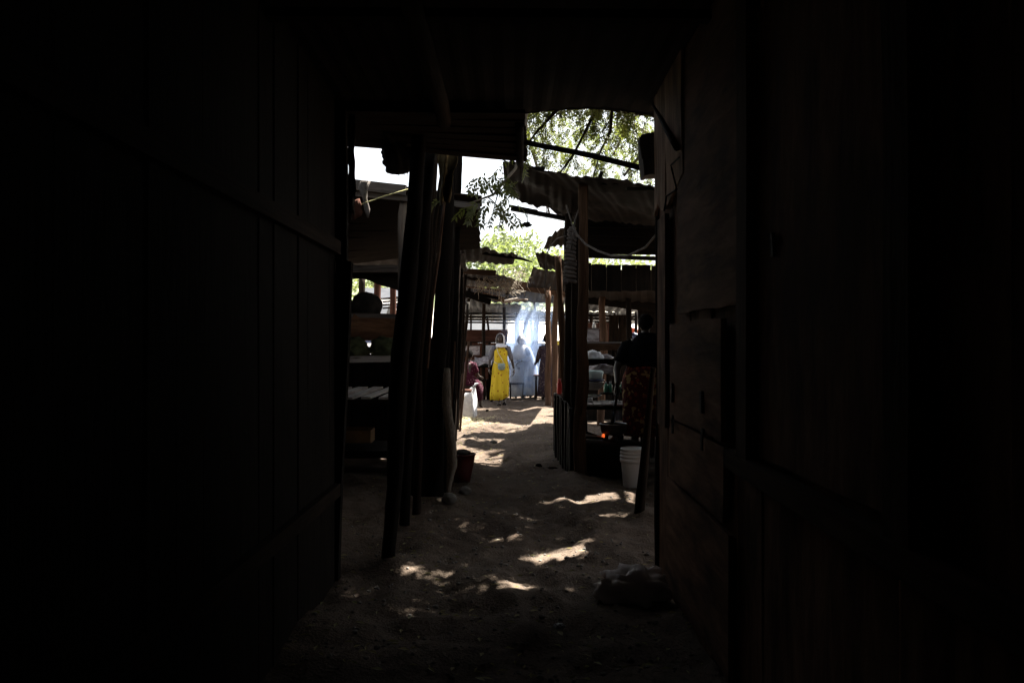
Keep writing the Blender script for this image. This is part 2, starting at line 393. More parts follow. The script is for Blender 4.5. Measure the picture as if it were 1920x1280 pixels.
# right shack
sh = thing("wooden_shack", (1.6, 2, 0), "dark plank shack wall with hatch and door along the right of the passage", "shack")
mb = MB(); vwall(mb, .93, -3, 5.05, 0, 3.15, 1); mb.board((.93, 5.075, 1.5), (3.4, 5.075, 1.5), 3.1, .03, (0, 1, 0))
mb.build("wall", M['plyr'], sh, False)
mb = MB(); mb.board((.905, 4.30, 2.33), (.905, 3.05, 2.33), 1.36, .022, (1, 0, 0), seg=10, jit=.003); mb.build("upper_panel", M['plyr'], sh, False)
mb = MB(); mb.board((.892, 4.76, 2.26), (.885, 4.76, 3.0), .34, .02, (1, 0, 0), seg=10, ragged=.07); mb.board((.894, 4.36, 2.36), (.887, 4.36, 3.0), .44, .02, (1, 0, 0), seg=10, ragged=.09); mb.build("pale_board", M['lime'], sh, False)
mb = MB(); mb.board((.90, 4.74, 1.0), (.90, 4.74, 2.24), .24, .025, (1, 0, 0), seg=12); mb.build("worn_strip", M['plyr'], sh, False)
mb = MB(); mb.board((.895, 4.45, 1.34), (.895, 3.36, 1.34), .52, .026, (1, 0, 0), seg=8, jit=.003); ht = mb.build("hatch", M['plyr'], sh, False)
for yy in (4.36, 3.68):
    mb = MB(); mb.board((.876, yy, 1.17), (.876, yy, 1.27), .035, .012, (1, 0, 0), seg=2, ragged=0); mb.build("hasp", M['iron'], ht, False)
    mb = MB(); mb.board((.874, yy-.02, 1.0), (.874, yy-.02, 1.10), .03, .008, (1, 0, 0), seg=2, ragged=0); mb.lump((.872, yy-.02, 1.075), (.008, .03, .008), 0, 2); mb.build("hinge", M['iron'], ht, False)
mb = MB(); mb.board((.90, 4.5, .90), (.90, 3.36, .90), .32, .024, (1, 0, 0), seg=8, jit=.004); mb.build("lower_panel", M['plyr'], sh, False)
mb = MB(); mb.board((.90, 4.6, .42), (.90, 3.3, .40), .60, .02, (1, 0, 0), seg=8, jit=.006, ragged=.05); mb.build("kick_board", M['plyr'], sh, False)
mb = MB(); mb.board((.885, 3.0, 1.06), (.885, 3.0, 3.0), .13, .05, (1, 0, 0)); mb.board((.885, 1.80, 1.0), (.885, 1.80, 2.9), .12, .05, (1, 0, 0))
mb.board((.885, 3.2, 1.03), (.885, .6, 1.0), .07, .06, (1, 0, 0)); mb.build("door_frame", M['brown'], sh, False)
mb = MB(); mb.board((.91, 2.4, 1.08), (.91, 2.4, 2.7), 1.02, .022, (1, 0, 0)); dr = mb.build("door", M['plyr'], sh, False)
mb = MB(); mb.board((.89, 2.72, 1.79), (.89, 2.72, 1.87), .03, .012, (1, 0, 0), seg=2, ragged=0); mb.build("latch", M['iron'], dr, False)
mb = MB(); mb.log([(.955, 5.08, -.1), (.955, 5.1, 1.2), (.95, 5.08, 2.45)], [.045, .036, .034], 10); mb.build("corner_post", M['sooty'], sh)
mb = MB(); mb.log([(.89, 4.98, 2.98), (.87, 4.2, 2.52)], .018, 8); mb.build("brace", M['sooty'], sh)
mb = MB(); mb.board(P(1222, 333, 5.14), P(1214, 256, 5.14), .11, .16, (0, 1, 0), seg=4, jit=.005); mb.board(P(1211, 300, 5.02), P(1206, 258, 5.02), .05, .02, (0, 1, 0), seg=3); mb.build("lintel_end", M['grey'], sh, False)
mb = MB(); mb.log([P(1285, 295, 4.0)+V((-.03, 0, 0)), P(1268, 310, 4.4)+V((-.03, 0, 0)), P(1276, 355, 4.2)+V((-.02, 0, 0)), P(1256, 368, 4.5)+V((-.02, 0, 0)), P(1252, 395, 4.6)+V((-.02, 0, 0))], .005, 6, .05, step=.03); mb.build("cable", M['wire'], sh)

# left shack
lh = thing("wooden_shack", (-1.8, 2, 0), "black plank shack wall along the left of the passage", "shack")
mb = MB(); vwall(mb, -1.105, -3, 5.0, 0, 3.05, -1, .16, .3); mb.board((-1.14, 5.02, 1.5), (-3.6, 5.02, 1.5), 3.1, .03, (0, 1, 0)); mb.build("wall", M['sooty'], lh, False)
mb = MB(); mb.board((-1.085, -2.9, 2.1), (-1.085, 4.95, 2.08), .08, .04, (1, 0, 0)); mb.build("rail", M['dark'], lh, False); mb = MB(); mb.board((-1.085, -2.9, .6), (-1.085, 4.95, .58), .08, .04, (1, 0, 0)); mb.build("rail", M['dark'], lh, False)
mb = MB(); mb.board((-1.137, 5.02, 0), (-1.055, 5.02, 2.0), .095, .07, (0, 1, 0)); mb.board((-1.085, 5.03, 2.0), (-1.085, 5.03, 3.0), .09, .06, (0, 1, 0)); mb.build("corner_post", M['sooty'], lh, False)
mb = MB()
mb.slab(lambda u, v: P(652+u*14+5*ns(v*6, u*2), 200+v*(205+25*ns(u*7, 3)), 5.1+.03*ns(u*4, v*5)), 8, 20, .002); mb.build("torn_cloth", M['cloth_dark'], lh)

# added back wall keeping light out of the passage, and roof over it
bk = MB()
for i in range(12): bk.board((-1.2+i*.2+.1, -3.0, 0), (-1.2+i*.2+.1, -3.0, 3.1), .198, .03, (0, 1, 0))
o = bk.build("added_partition", M['sooty'], None, False); T(o, "added plank partition keeping light out behind the viewer", "partition"); o["kind"] = "structure"
rf = thing("passage_roof", (0, 1, 3.05), "low dark corrugated roof covering the near passage", "roof")
def corr(a, b, c, d, wav=14, amp=.012, nu=None, nv=10, t=.0025, sag=.03, rag=.03, seed=0):
    a, b, c, d = map(V, (a, b, c, d)); nu = nu or wav*4
    def fn(u, v):
        p = (a.lerp(b, u)).lerp(d.lerp(c, u), v)
        z = amp*(.75+.6*ns(u*wav*.4, v*1.5, seed+9))*math.sin((u+.018*ns(u*5, seed))*wav*2*math.pi)+sag*ns(u*2+seed, v*2, seed)+sag*.5*ns(u*6+seed, v*4, 2*seed)
        e = 0
        if v in (0., 1.): e = rag*ns(u*9, seed*3+v)+rag*.5*ns(u*31, seed+v)
        q = (d-a).normalized()*e
        return p+q+V((0, 0, z))
    return fn
mb = MB()
a0 = corr((-3.4, 5.22, 2.985), (3.6, 5.22, 2.985), (3.6, -3.2, 3.25), (-3.4, -3.2, 3.25), 60, .006, 240, 20, sag=.02, rag=.02)
def edge(u, v):
    p = a0(u, v); k = max(0, 1-v*8); x = p.x
    p = p+V((0, 0, k*(.045*math.exp(-((x-.55)/.35)**2)-.01*max(0, x))+.012)); return p
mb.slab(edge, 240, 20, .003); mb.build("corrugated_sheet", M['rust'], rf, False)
mb = MB(); mb.log([(-1.35, 5.26, 2.97), P(980, 208, 5.27), P(1040, 201, 5.27), P(1100, 198, 5.27), P(1160, 202, 5.27), P(1240, 214, 5.27)], .022, 8, .1); mb.build("eave_pole", M['sooty'], rf)
for x_, r_ in ((-.44, .05), (-1.4, .05)):
    mb = MB(); mb.log([(x_, -3, 2.93+(.25)), (x_+.01, 2, 3.0), (x_, 5.15, 2.92)], r_, 9); mb.build("rafter", M['dark'], rf)
for y_ in (0.2, 2.0, 3.6):
    mb = MB(); mb.board((-2.2, y_, 3.10-y_*.036), (2.2, y_, 3.10-y_*.036), .07, .04); mb.build("batten", M['sooty'], rf, False)
mb = MB(); mb.slab(corr((1.78, 4.9, 3.02), (4.2, 4.9, 2.9), (4.2, 6.95, 2.9), (1.78, 6.95, 3.02), 12, .012, 60, 8, sag=.02, rag=.02, seed=71), 60, 8, .003); mb.build("roof_sheet", M['rust'], sh, False)
# dark boarded canopy just outside, on the left
cn = thing("board_canopy", (-.6, 5.7, 2.9), "sooty board canopy jutting over the left posts of the passage mouth", "canopy")
mb = MB()
for i in range(7):
    u0, u1 = i/7, (i+1)/7
    a = V((-1.35, 5.02, 2.955)).lerp(V((-1.28, 6.05, 3.0)), (u0+u1)/2); b = V((.085, 5.02, 2.955)).lerp(V((.115, 6.05, 2.87)), (u0+u1)/2)
    mb.board(a, b, .150, .022)
mb.build("boards", M['dark'], cn, False)
mb = MB(); mb.board(P(655, 268, 6.06)+V((-.3, 0, 0.06)), P(985, 305, 6.06)+V((0, 0, .05)), .03, .06, seg=14); mb.build("fascia", M['dark'], cn, False)
for q in ((-.9, 5.3, 2.98, -.86, 6.05, 2.93), (.05, 5.2, 2.92, .06, 6.1, 2.86)):
    mb = MB(); mb.log([q[:3], q[3:]], .028, 8); mb.build("rafter", M['sooty'], cn)
mb = MB(); mb.board(P(735, 0, 3.3)+V((.2, 0, 0)), P(860, 165, 4.4), .05, .04); 
mb = MB(); mb.log([P(925, 248, 5.62), P(1000, 270, 5.6), P(1110, 292, 5.55), P(1232, 322, 5.4)], [.017, .019, .02, .018], 8, .1); o = mb.build("roof_pole", M['sooty'])
T(o, "thin dark pole spanning the gap under the sky from canopy to right shack", "pole")

# ------------------------------------------------------------------ generic stall pieces
def post(parent, pts, r, m='dark', name="post", n=10, rough=.22):
    mb = MB(); mb.log(pts, r, n, rough); return mb.build(name, M[m], parent)
def ground_pt(px, Y): x = D(px, Y); return V((x, Y, gz(x, Y)-.06))

# left near stall ------------------------------------------------
s1 = thing("market_stall", (-1.3, 7.5, 0), "sooty pole stall at the near left with a sloping board roof", "stall", "market stalls along the alley")
post(s1, [ground_pt(727, 5.33), P(752, 700, 5.4), P(777, 400, 5.5), P(788, 215, 5.6)], [.047, .062, .055, .05], 'sooty')
post(s1, [ground_pt(758, 6.45), P(768, 800, 6.4), P(790, 520, 6.4), P(808, 235, 6.3)], [.042, .04, .05, .05], 'sooty')
post(s1, [ground_pt(815, 7.45), P(817, 800, 7.4), P(832, 480, 7.4), P(846, 270, 7.3)], [.09, .085, .07, .06], 'sooty', n=12)
post(s1, [ground_pt(795, 7.9), P(800, 700, 7.7), P(806, 500, 7.6), P(818, 280, 7.5)], [.04, .04, .04, .035], 'dark')
post(s1, [P(744, 912, 8.2), P(752, 600, 8.2), P(756, 480, 8.2), P(759, 378, 8.2)], [.055, .052, .052, .05], 'pale')
post(s1, [P(800, 690, 6.9), P(812, 560, 6.92), P(824, 470, 6.95), P(834, 370, 7.0), P(848, 280, 7.0)], [.016, .014, .014, .012, .01], 'pole', "prop_stick", 7)
post(s1, [P(800, 560, 7.05), P(816, 420, 7.1), P(838, 270, 7.1)], [.022, .02, .02], 'dark', "prop_stick", 7)
post(s1, [ground_pt(780, 6.9), P(786, 760, 6.9), P(799, 520, 6.85), P(812, 330, 6.8), P(822, 240, 6.8)], [.03, .035, .028, .03, .026], 'dark', rough=.3)
post(s1, [ground_pt(838, 8.1), P(833, 760, 8.1), P(846, 560, 8.1), P(852, 300, 8.1)], [.045, .04, .036, .032], 'sooty', rough=.25)
mb = MB()
A, B_, C_, D_ = P(560, 326, 8.0), P(900, 372, 8.0), P(898, 462, 10.5), P(560, 505, 10.5)
for i in range(11):
    t0 = (i+.5)/11
    mb.board(A.lerp(D_, t0), B_.lerp(C_, t0)+V((random.uniform(-.03, .02), 0, 0)), .262, .02, (0, .2, 1), jit=.006)
mb.build("roof_boards", M['dark'], s1, False)
mb = MB(); mb.slab(corr((-3.4, 10.45, 2.66), (-.62, 10.45, 2.66), (-.70, 12.3, 2.58), (-3.4, 12.3, 2.58), 12, .008, 60, 10, sag=.04, rag=.08, seed=55), 60, 10, .003); mb.build("roof_sheet", M['rust'], s1, False)  # extra sheet added to block sun slivers on the ground below
mb = MB(); mb.board(P(560, 335, 8.02), P(760, 357, 8.0), .06, .10, seg=10); mb.board(P(560, 350, 8.1), P(900, 388, 8.1), .05, .06); mb.build("eave_board", M['grey'], s1, False)
mb = MB(); mb.board(P(560, 503, 9.9), P(845, 503, 9.8), .10, .085); mb.build("tie_beam", M['grey'], s1, False)
mb = MB(); mb.slab(lambda u, v: P(560+u*205, 508+v*(12+ (60*max(0, u-.55)+12*abs(u-.55))*1.0)+6*ns(u*5, v), 10.1+.05*ns(u*7, v*3)), 30, 8, .004); mb.build("hanging_cloth", M['cloth_dark'], s1)
# back screen of the stall, lower
mb = MB()
for i in range(8): mb.board((-2.9+i*.27, 10.9+.012*(i % 2), 0), (-2.9+i*.27, 10.9+.012*(i % 2), 1.34-.02*random.random()), .30, .02, (0, 1, 0))
mb.build("back_boards", M['sooty'], s1, False)
post(s1, [ground_pt(600, 10.4), P(600, 500, 10.4)], .05, 'sooty')
post(s1, [ground_pt(835, 10.3), P(842, 640, 10.3), P(848, 470, 10.3)], .05, 'sooty')

tb = thing("slatted_table", (-1.4, 9.5, 0), "low table of wide grey slats with gaps inside the near left stall", "table", "slatted tables")
mb = MB()
for i in range(8):
    x = -2.36+i*.20; mb.board((x, 8.5+random.uniform(-.02, .02), .895), (x+.02*ns(i), 10.5, .895), .122-.02*(i % 3 == 1), .024, jit=.003)
mb.build("tabletop", M['slat'], tb, False)
mb = MB(); mb.board((-2.5, 8.55, .85), (-.80, 8.55, .85), .05, .06); mb.build("rail", M['dark'], tb, False); mb = MB(); mb.board((-2.5, 10.3, .85), (-.85, 10.3, .85), .05, .06); mb.build("rail", M['dark'], tb, False)
for q in ((-2.3, 8.56), (-.86, 8.56), (-2.3, 10.28), (-.9, 10.28)): post(tb, [(q[0], q[1], -.03), (q[0]+.01, q[1], .83)], .035, 'sooty', "leg")

rl = MB(); rl.board(P(600, 675, 9.0), P(838, 672, 9.0), .035, .06); rl.board(P(600, 671, 9.03)+V((0, 0, .012)), P(835, 668, 9.03)+V((0, 0, .012)), .09, .016); o = rl.build("shelf_plank", M['slat'], None, False)
T(o, "narrow plank shelf with a pale top edge above the slatted table in the left stall", "shelf")
sp = []
for px in (610, 822):
    q = MB(); q.board(P(px, 680, 9.03), V((D(px, 9.03), 9.03, .915)), .05, .04); o2 = q.build("support", M['sooty'], o, False)
bx = thing("display_box", P(690, 610, 9.8), "brown wooden display box behind the near left stall counter", "box")
mb = MB(); mb.board(P(610, 612, 9.7), P(752, 614, 9.7), .33, .02, (0, 1, 0), seg=8); mb.build("front_board", M['boxb'], bx, False)
mb = MB(); mb.board(P(610, 588, 9.71)+V((0, 0, -.01)), P(752, 592, 9.71)+V((0, 0, -.01)), .04, .055); mb.build("top_rail", M['grey'], bx, False)
mb = MB(); mb.board(P(612, 612, 9.72), P(612, 612, 10.3), .02, .3); mb.board(P(751, 614, 9.72), P(751, 614, 10.3), .02, .3); mb.board(P(610, 612, 10.3), P(752, 614, 10.3), .3, .02, (0, 1, 0)); mb.build("side_boards", M['dark'], bx, False)
for px in (615, 748): post(bx, [P(px, 730, 9.75), P(px, 600, 9.75)], .03, 'sooty', "leg")
o = MB().lump(P(686, 573, 10.0), (.20, .16, .18), .12, 4, 2, 1.2, .6).build("sack", M['cloth_dark']); T(o, "dark rounded sack on top of the brown display box", "sack")
o = MB().lump(P(664, 653, 9.5), (.17, .14, .13), .3, 4, 5, 2).build("sack", M['sack_olive']); T(o, "olive sack under the display box, left one of two", "sack")
o = MB().lump(P(722, 652, 9.5), (.18, .14, .125), .3, 4, 9, 2).build("sack", M['sack_olive']); T(o, "olive sack under the display box, right one of two", "sack")
c = P(660, 818, 8.9)
o = thing("cardboard_box", c, "brown cardboard box with an open flap under the left slatted table", "box")
mb = MB(); mb.board(c+V((-.2, 0, 0)), c+V((.2, 0, .0)), .14, .012, (0, 1, 0), seg=4, ragged=.005); mb.board(c+V((-.2, .3, 0)), c+V((.2, .3, 0)), .14, .012, (0, 1, 0), seg=4); mb.board(c+V((-.195, .15, -.07)), c+V((.195, .15, -.07)), .3, .01)
for q in (-1, 1): mb.board(c+V((.2*q, .006, 0)), c+V((.2*q, .294, 0)), .012, .14, seg=3, ragged=0)
mb.build("carton", M['card'], o, False)
mb = MB(); mb.board(c+V((-.19, -.01, .075)), c+V((.19, -.01, .075)), .12, .005, (0, .5, .6), seg=4); mb.build("flap", M['card'], o, False)
sh2 = MB(); sh2.board((-2.4, 8.7, .26), (-.9, 8.7, .26), .05, .06); sh2.board((-2.4, 9.1, .305), (-.85, 9.1, .305), .9, .02); o = sh2.build("under_shelf", M['sooty'], tb, False)

mb = MB()
for i in range(20): mb.board((-2.52+.01*(i % 2), 5.1+i*.29, 0), (-2.52+.01*(i % 2), 5.1+i*.29, 3.05), .30, .02, (1, 0, 0))
mb.build("side_boards", M['sooty'], s1, False)  # unseen boards added to cut off light from the left
mb = MB(); mb.slab(corr((-4.6, 4.9, 3.12), (-1.95, 4.9, 3.12), (-1.95, 7.9, 3.02), (-4.6, 7.9, 3.02), 14, .012, 70, 10, sag=.03, rag=.03, seed=72), 70, 10, .003); mb.build("roof_sheet", M['rust'], lh, False)  # unseen roof wing added to keep skylight off the ground
ls = thing("dark_fill_screen", (-.95, 7.7, 0), "added low black board screen filling the dark between the left posts beside the slatted table", "screen")  # added boards standing in for the deep dark between the posts
mb = MB()
for i in range(7): mb.board((D(746+i*13, 7.75), 7.75+.015*(i % 2), -.05), (D(744+i*13.4, 7.75), 7.75+.02*(i % 2), .84+.05*ns(i*1.7)), .085, .02, (0, 1, 0))
mb.build("boards", M['sooty'], ls, False)
mb = MB(); mb.board(P(742, 790, 7.72), P(838, 786, 7.72), .03, .06); mb.build("rail", M['sooty'], ls, False)
mb = MB()
for i in range(5):
    x0 = 773+i*9
    mb.slab(lambda u, v: P(x0+(u-.5)*9*(1-.4*v)+3*ns(v*3, i), 232+v*(40+22*ns(i*2.3)), 6.7+.03*math.sin(u*6+i)), 4, 10, .003)
o = mb.build("rags", M['cloth_dark']); T(o, "dark rag strips hanging between the left posts under the canopy", "rags")
# things hanging at the passage mouth
o = thing("hanging_bag", P(745, 262, 5.9), "black cloth bag hanging from the canopy against the white sky", "bag")
mb = MB(); mb.lump(P(748, 290, 5.85), (.125, .09, .125), .35, 4, 21, 1.8); mb.rings([(P(752, 275, 5.85), .10, .07, .1, 5), (P(757, 250, 5.85), .05, .04, .2, 5), (P(760, 225, 5.85), .03, .02)], 16); mb.build("bag_body", M['cloth_dark'], o)
mb = MB()
for i in range(9): 
    a = P(745+i*2.5, 318+random.uniform(-3, 2), 5.83); mb.log([a, a+V((random.uniform(-.01, .01), 0, -.03-.02*random.random()))], .0025, 4, cap=False)
mb.build("tatters", M['cloth_dark'], o)
mb = MB()
def burl(u, v):
    c = 842+v*-8; wd = 20*(1-.55*v)*(1+.25*ns(v*4, 2)); return P(c+(u-.5)*2*wd+4*ns(v*5, u*2), 262+v*118+8*ns(u*5, 1), 6.25+.05*math.sin(u*9+v*3)+.03*ns(u*5, v*7))
mb.slab(burl, 22, 30, .003); o = mb.build("torn_sacking", M['burlap']); T(o, "torn ochre sacking draped down beside the big black post", "sacking")
mb = MB(); mb.log([P(768, 354, 7.6), P(720, 368, 7.7), P(678, 383, 7.8)], .0055, 6, 0); o = mb.build("cord", M['cord']); T(o, "taut yellow cord tied under the left stall roof", "cord")
o = MB().lump(P(669, 392, 7.8), (.055, .04, .10), .4, 3, 3).build("cloth_bundle", M['plyred']); T(o, "rust red cloth bundle tied to the yellow cord", "bundle")
mb = MB(); mb.rings([(P(685, 340, 7.78), .05, .04, .2, 5), (P(681, 352, 7.78), .045, .03, .2, 5), (P(684, 372, 7.8), .022, .02, .2), (P(688, 392, 7.8), .03, .02, .2), (P(690, 408, 7.8), .012, .01)], 14); o = mb.build("rag", M['ring']); T(o, "pale mauve rag draped over the left stall eave", "rag")
mb = MB()
mb.log([P(838, 690, 7.3), P(834, 760, 7.3), P(843, 820, 7.28), P(849, 872, 7.26), P(843, 905, 7.25), P(841, 935, 7.25)], [.03, .045, .042, .048, .024, .018], 12, .3, step=.05); o = mb.build("gnarled_branch", M['bark']); T(o, "gnarled grey branch standing against the foot of the big black post", "branch")
o = MB().lump(V((D(843, 7.3), 7.22, gz(D(843, 7.3), 7.3)+.035)), (.065, .05, .05), .3, 3, 8).build("stone", M['stone']); T(o, "pale stone at the foot of the gnarled branch", "stone")
o = MB().lump(V((D(872, 7.95), 7.95, gz(D(872, 7.95), 7.95)+.03)), (.06, .05, .045), .3, 3, 4).build("stone", M['stone']); T(o, "pale stone beside the maroon bucket", "stone")

# maroon bucket
cx, cy = D(866, 8.5), 8.6; z0 = gz(cx, cy)-.01
bkx = thing("bucket", (cx, cy, z0), "maroon plastic bucket at the left edge of the path", "bucket")
mb = MB(); mb.lathe((cx, cy, z0), [(.085, 0), (.105, .1), (.125, .2), (.137, .29), (.146, .29), (.146, .305), (.137, .305), (.128, .29), (.10, .16)], 28); mb.build("shell", M['maroon_plastic'], bkx)
mb = MB(); mb.lump((cx-.02, cy, z0+.29), (.12, .12, .05), .5, 3, 6, 2); mb.build("contents", M['cloth_dark'], bkx)

# second left stall line ------------------------------------------
s2 = thing("market_stall", (-.9, 12.5, 0), "middle left stall of leaning thin poles and ragged sheet roof", "stall", "market stalls along the alley")
for (a, Ya, b, Yb, top, r, m) in ((840, 9.3, 860, 9.3, 290, .045, 'sooty'), (847, 10.6, 860, 10.6, 455, .03, 'dark'), (852, 12, 868, 12, 470, .035, 'sooty'), (857, 13.5, 874, 13.5, 500, .03, 'dark'), (861, 14.6, 880, 14.5, 540, .028, 'dark'), (830, 12, 838, 12, 470, .04, 'dark')):
    post(s2, [ground_pt(a, Ya), P((a*.6+b*.4)+2, 650, Ya), P(b, top, Yb)], [r*1.1, r, r*.9], m)
for (a, ya, b, yb, Y, r) in ((846, 780, 853, 640, 9.1, .011), (862, 812, 879, 640, 13.3, .02), (858, 790, 868, 700, 12.8, .018)):
    post(s2, [P(a, ya, Y), P(b, yb, Y)], r, 'pole', "prop_stick", 7)
mb = MB(); mb.slab(corr(P(845, 452, 10.9), P(972, 476, 10.9), P(962, 494, 12.8), P(850, 490, 12.8), 8, .014, 60, 14, sag=.05, rag=.12, seed=3), 60, 14, .003); mb.build("roof_sheet", M['rust'], s2, False)
mb = MB(); mb.slab(corr(P(850, 505, 13.2), P(968, 522, 13.2), P(955, 540, 15.0), P(850, 535, 15.0), 9, .012, 60, 10, sag=.04, rag=.10, seed=5), 60, 10, .003); mb.build("roof_sheet", M['zinc'], s2, False)
mb = MB(); mb.log([P(905, 474, 11.6), P(975, 484, 11.4), P(1000, 492, 11.3)], [.03, .025, .006], 8); mb.build("rafter", M['sooty'], s2)
mb = MB(); mb.board(P(850, 507, 12.9), P(930, 512, 12.9), .05, .09); mb.build("eave_board", M['brown'], s2, False)
for (a, ya, b, yb, Y, m, wd, t) in ((862, 535, 940, 545, 15.2, 'brown', .16, .03), (858, 545, 934, 560, 14.4, 'sooty', .3, .05), (860, 548, 920, 567, 14, 'sooty', .3, .1), (905, 552, 945, 563, 15.4, 'pole', .10, .1), (855, 518, 925, 530, 14, 'dark', .3, .05)):
    mb = MB(); mb.board(P(a, ya, Y), P(b, yb, Y), wd, t); mb.build("roof_board", M[m], s2, False)
mb = MB(); mb.rings([(P(878, 566, 13), .03, .02, .3), (P(877, 585, 13), .02, .02, .3), (P(876, 603, 13), .012, .01)], 10); mb.build("rag_strip", M['cloth_dark'], s2)
# dried vines on the roof edge
mb = MB()
def vine(mb, a, n, spread, L, r=.004):
    for i in range(n):
        p = a+V((random.gauss(0, spread[0]), random.gauss(0, spread[1]), random.gauss(0, spread[2]))); pts = [p]; d = V((random.gauss(0, 1), random.gauss(0, 1), random.gauss(-.2, .7))).normalized()
        for k in range(4):
            d = (d+V((random.gauss(0, .6), random.gauss(0, .6), random.gauss(-.1, .6)))).normalized(); pts.append(pts[-1]+d*L/4)
        mb.log(pts, r*random.uniform(.6, 1.6), 4, .3, False, step=.06)
vine(mb, P(918, 534, 13.6), 60, (.16, .12, .03), .2, .0035); vine(mb, P(962, 525, 13.6), 80, (.13, .12, .09), .24, .0035); vine(mb, P(948, 543, 13.6), 28, (.08, .1, .06), .2, .003)
o = mb.build("dried_vine", M['twig']); T(o, "tangle of dried cream vines on the edge of the middle left roof", "vines", kind="stuff")

# right stall ------------------------------------------------------
s3 = thing("market_stall", (1.2, 10.5, 0), "right hand cooking stall with a black corrugated roof and brown poles", "stall", "market stalls along the alley")
post(s3, [ground_pt(1090, 8.8), P(1092, 700, 8.8), P(1093, 500, 8.8), P(1094, 345, 8.8)], [.075, .062, .055, .05], 'brown')
post(s3, [P(1120, 352, 8.9), P(1128, 322, 8.8)], .022, 'sooty', "post_tip")
post(s3, [ground_pt(1062, 9.8), P(1065, 700, 9.8), P(1066, 480, 9.8), P(1066, 400, 9.8)], [.06, .055, .05, .04], 'dark')
post(s3, [ground_pt(1078, 9.3), P(1078, 700, 9.3), P(1079, 480, 9.3), P(1082, 400, 9.3)], [.05, .05, .05, .04], 'dark')
post(s3, [ground_pt(1057, 11.5), P(1054, 640, 11.5), P(1046, 480, 11.5)], [.05, .048, .045], 'brown')
post(s3, [ground_pt(1126, 14.3), P(1131, 650, 14.3), P(1129, 556, 14.3)], [.07, .068, .06], 'pole')
post(s3, [ground_pt(1180, 14.6), P(1180, 650, 14.6), P(1180, 540, 14.6)], .05, 'sooty')
mb = MB(); mb.slab(corr(P(942, 300, 8.45), P(1300, 366, 8.45), P(1300, 428, 11.0), P(1060, 412, 11.0), 16, .008, 120, 14, sag=.10, rag=.14, seed=8), 120, 14, .003); mb.build("roof_sheet", M['rust'], s3, False)
mb = MB(); mb.slab(corr(P(942, 302, 8.5), P(1075, 330, 8.5), P(1070, 412, 10.5), P(948, 362, 9.9), 8, .007, 60, 14, sag=.07, rag=.12, seed=18), 60, 14, .003); mb.build("roof_sheet", M['rust'], s3, False)
mb = MB(); mb.board(P(958, 391, 10.5), P(1062, 411, 10.5), .10, .05); mb.board(P(955, 386, 10.2), P(1008, 396, 10.2), .03, .03); mb.build("eave_board", M['sooty'], s3, False)
mb = MB(); mb.lump(P(988, 421, 10.3), (.065, .05, .03), .5, 3, 7); mb.log([P(988, 396, 10.3), P(989, 418, 10.3)], .006, 5); o = mb.build("hanging_pot", M['sooty']); T(o, "small black object dangling under the right stall roof corner", "hanging pot")
mb = MB()
for i in range(8):
    y0 = 495+i*13; mb.board(P(1040, y0*.35+300, 11.5+.2*i), P(1300, y0*.35+306, 11.5+.2*i), .2, .02, (0, 1, 0))
mb = MB()
for i, (y0, Y) in enumerate(((415, 11.1), (432, 11.4), (449, 11.8), (466, 12.2))):
    mb.board(P(1082, y0, Y), P(1300, y0+5, Y), .15, .02, (0, 1, 0))
mb.board(P(1098, 480, 11.6), P(1300, 487, 11.6), .06, .03, (0, 1, 0)); mb.build("back_gable_boards", M['sooty'], s3, False)
mb = MB(); mb.slab(corr(P(1090, 499, 12), P(1330, 512, 12), P(1330, 585, 15.2), P(1090, 560, 15.2), 12, .014, 60, 12, sag=.05, rag=.06, seed=28), 60, 12, .003); mb.build("lean_to_sheet", M['rust'], s3, False)
mb = MB()
for i in range(7): mb.board(P(1095+i*28, 494+i*.8, 12.0), P(1095+i*28, 545, 12.0), .215, .02, (0, 1, 0))
mb.build("valance_boards", M['sooty'], s3, False)
mb = MB(); mb.board(P(1088, 560, 14.9), P(1330, 590, 14.9), .05, .16, seg=8); mb.build("tie_beam", M['sooty'], s3, False)
mb = MB()
for i in range(4): mb.board(P(1146+i*9, 590, 15), P(1146+i*9, 645, 15), .088, .02, (0, 1, 0))
mb.build("back_boards", M['dark'], s3, False)
mb = MB()
for i in range(18): mb.board((2.42+.01*(i % 2), 7.2+i*.29, 0), (2.42+.01*(i % 2), 7.2+i*.29, 3.1 if i < 13 else 1.45), .30, .02, (1, 0, 0))
mb.build("side_boards", M['sooty'], s3, False)  # unseen boards added to cut side light, heights set for that
mb = MB()
for i in range(11): mb.board((D(1076, 15.2)+i*.19, 15.2+.012*(i % 2), -.05), (D(1076, 15.2)+i*.19, 15.2+.012*(i % 2), 1.36+.03*(i % 3)), .205, .02, (0, 1, 0))
mb.build("low_back_boards", M['sooty'], s3, False)  # dark backdrop added where bright background showed behind the shelves
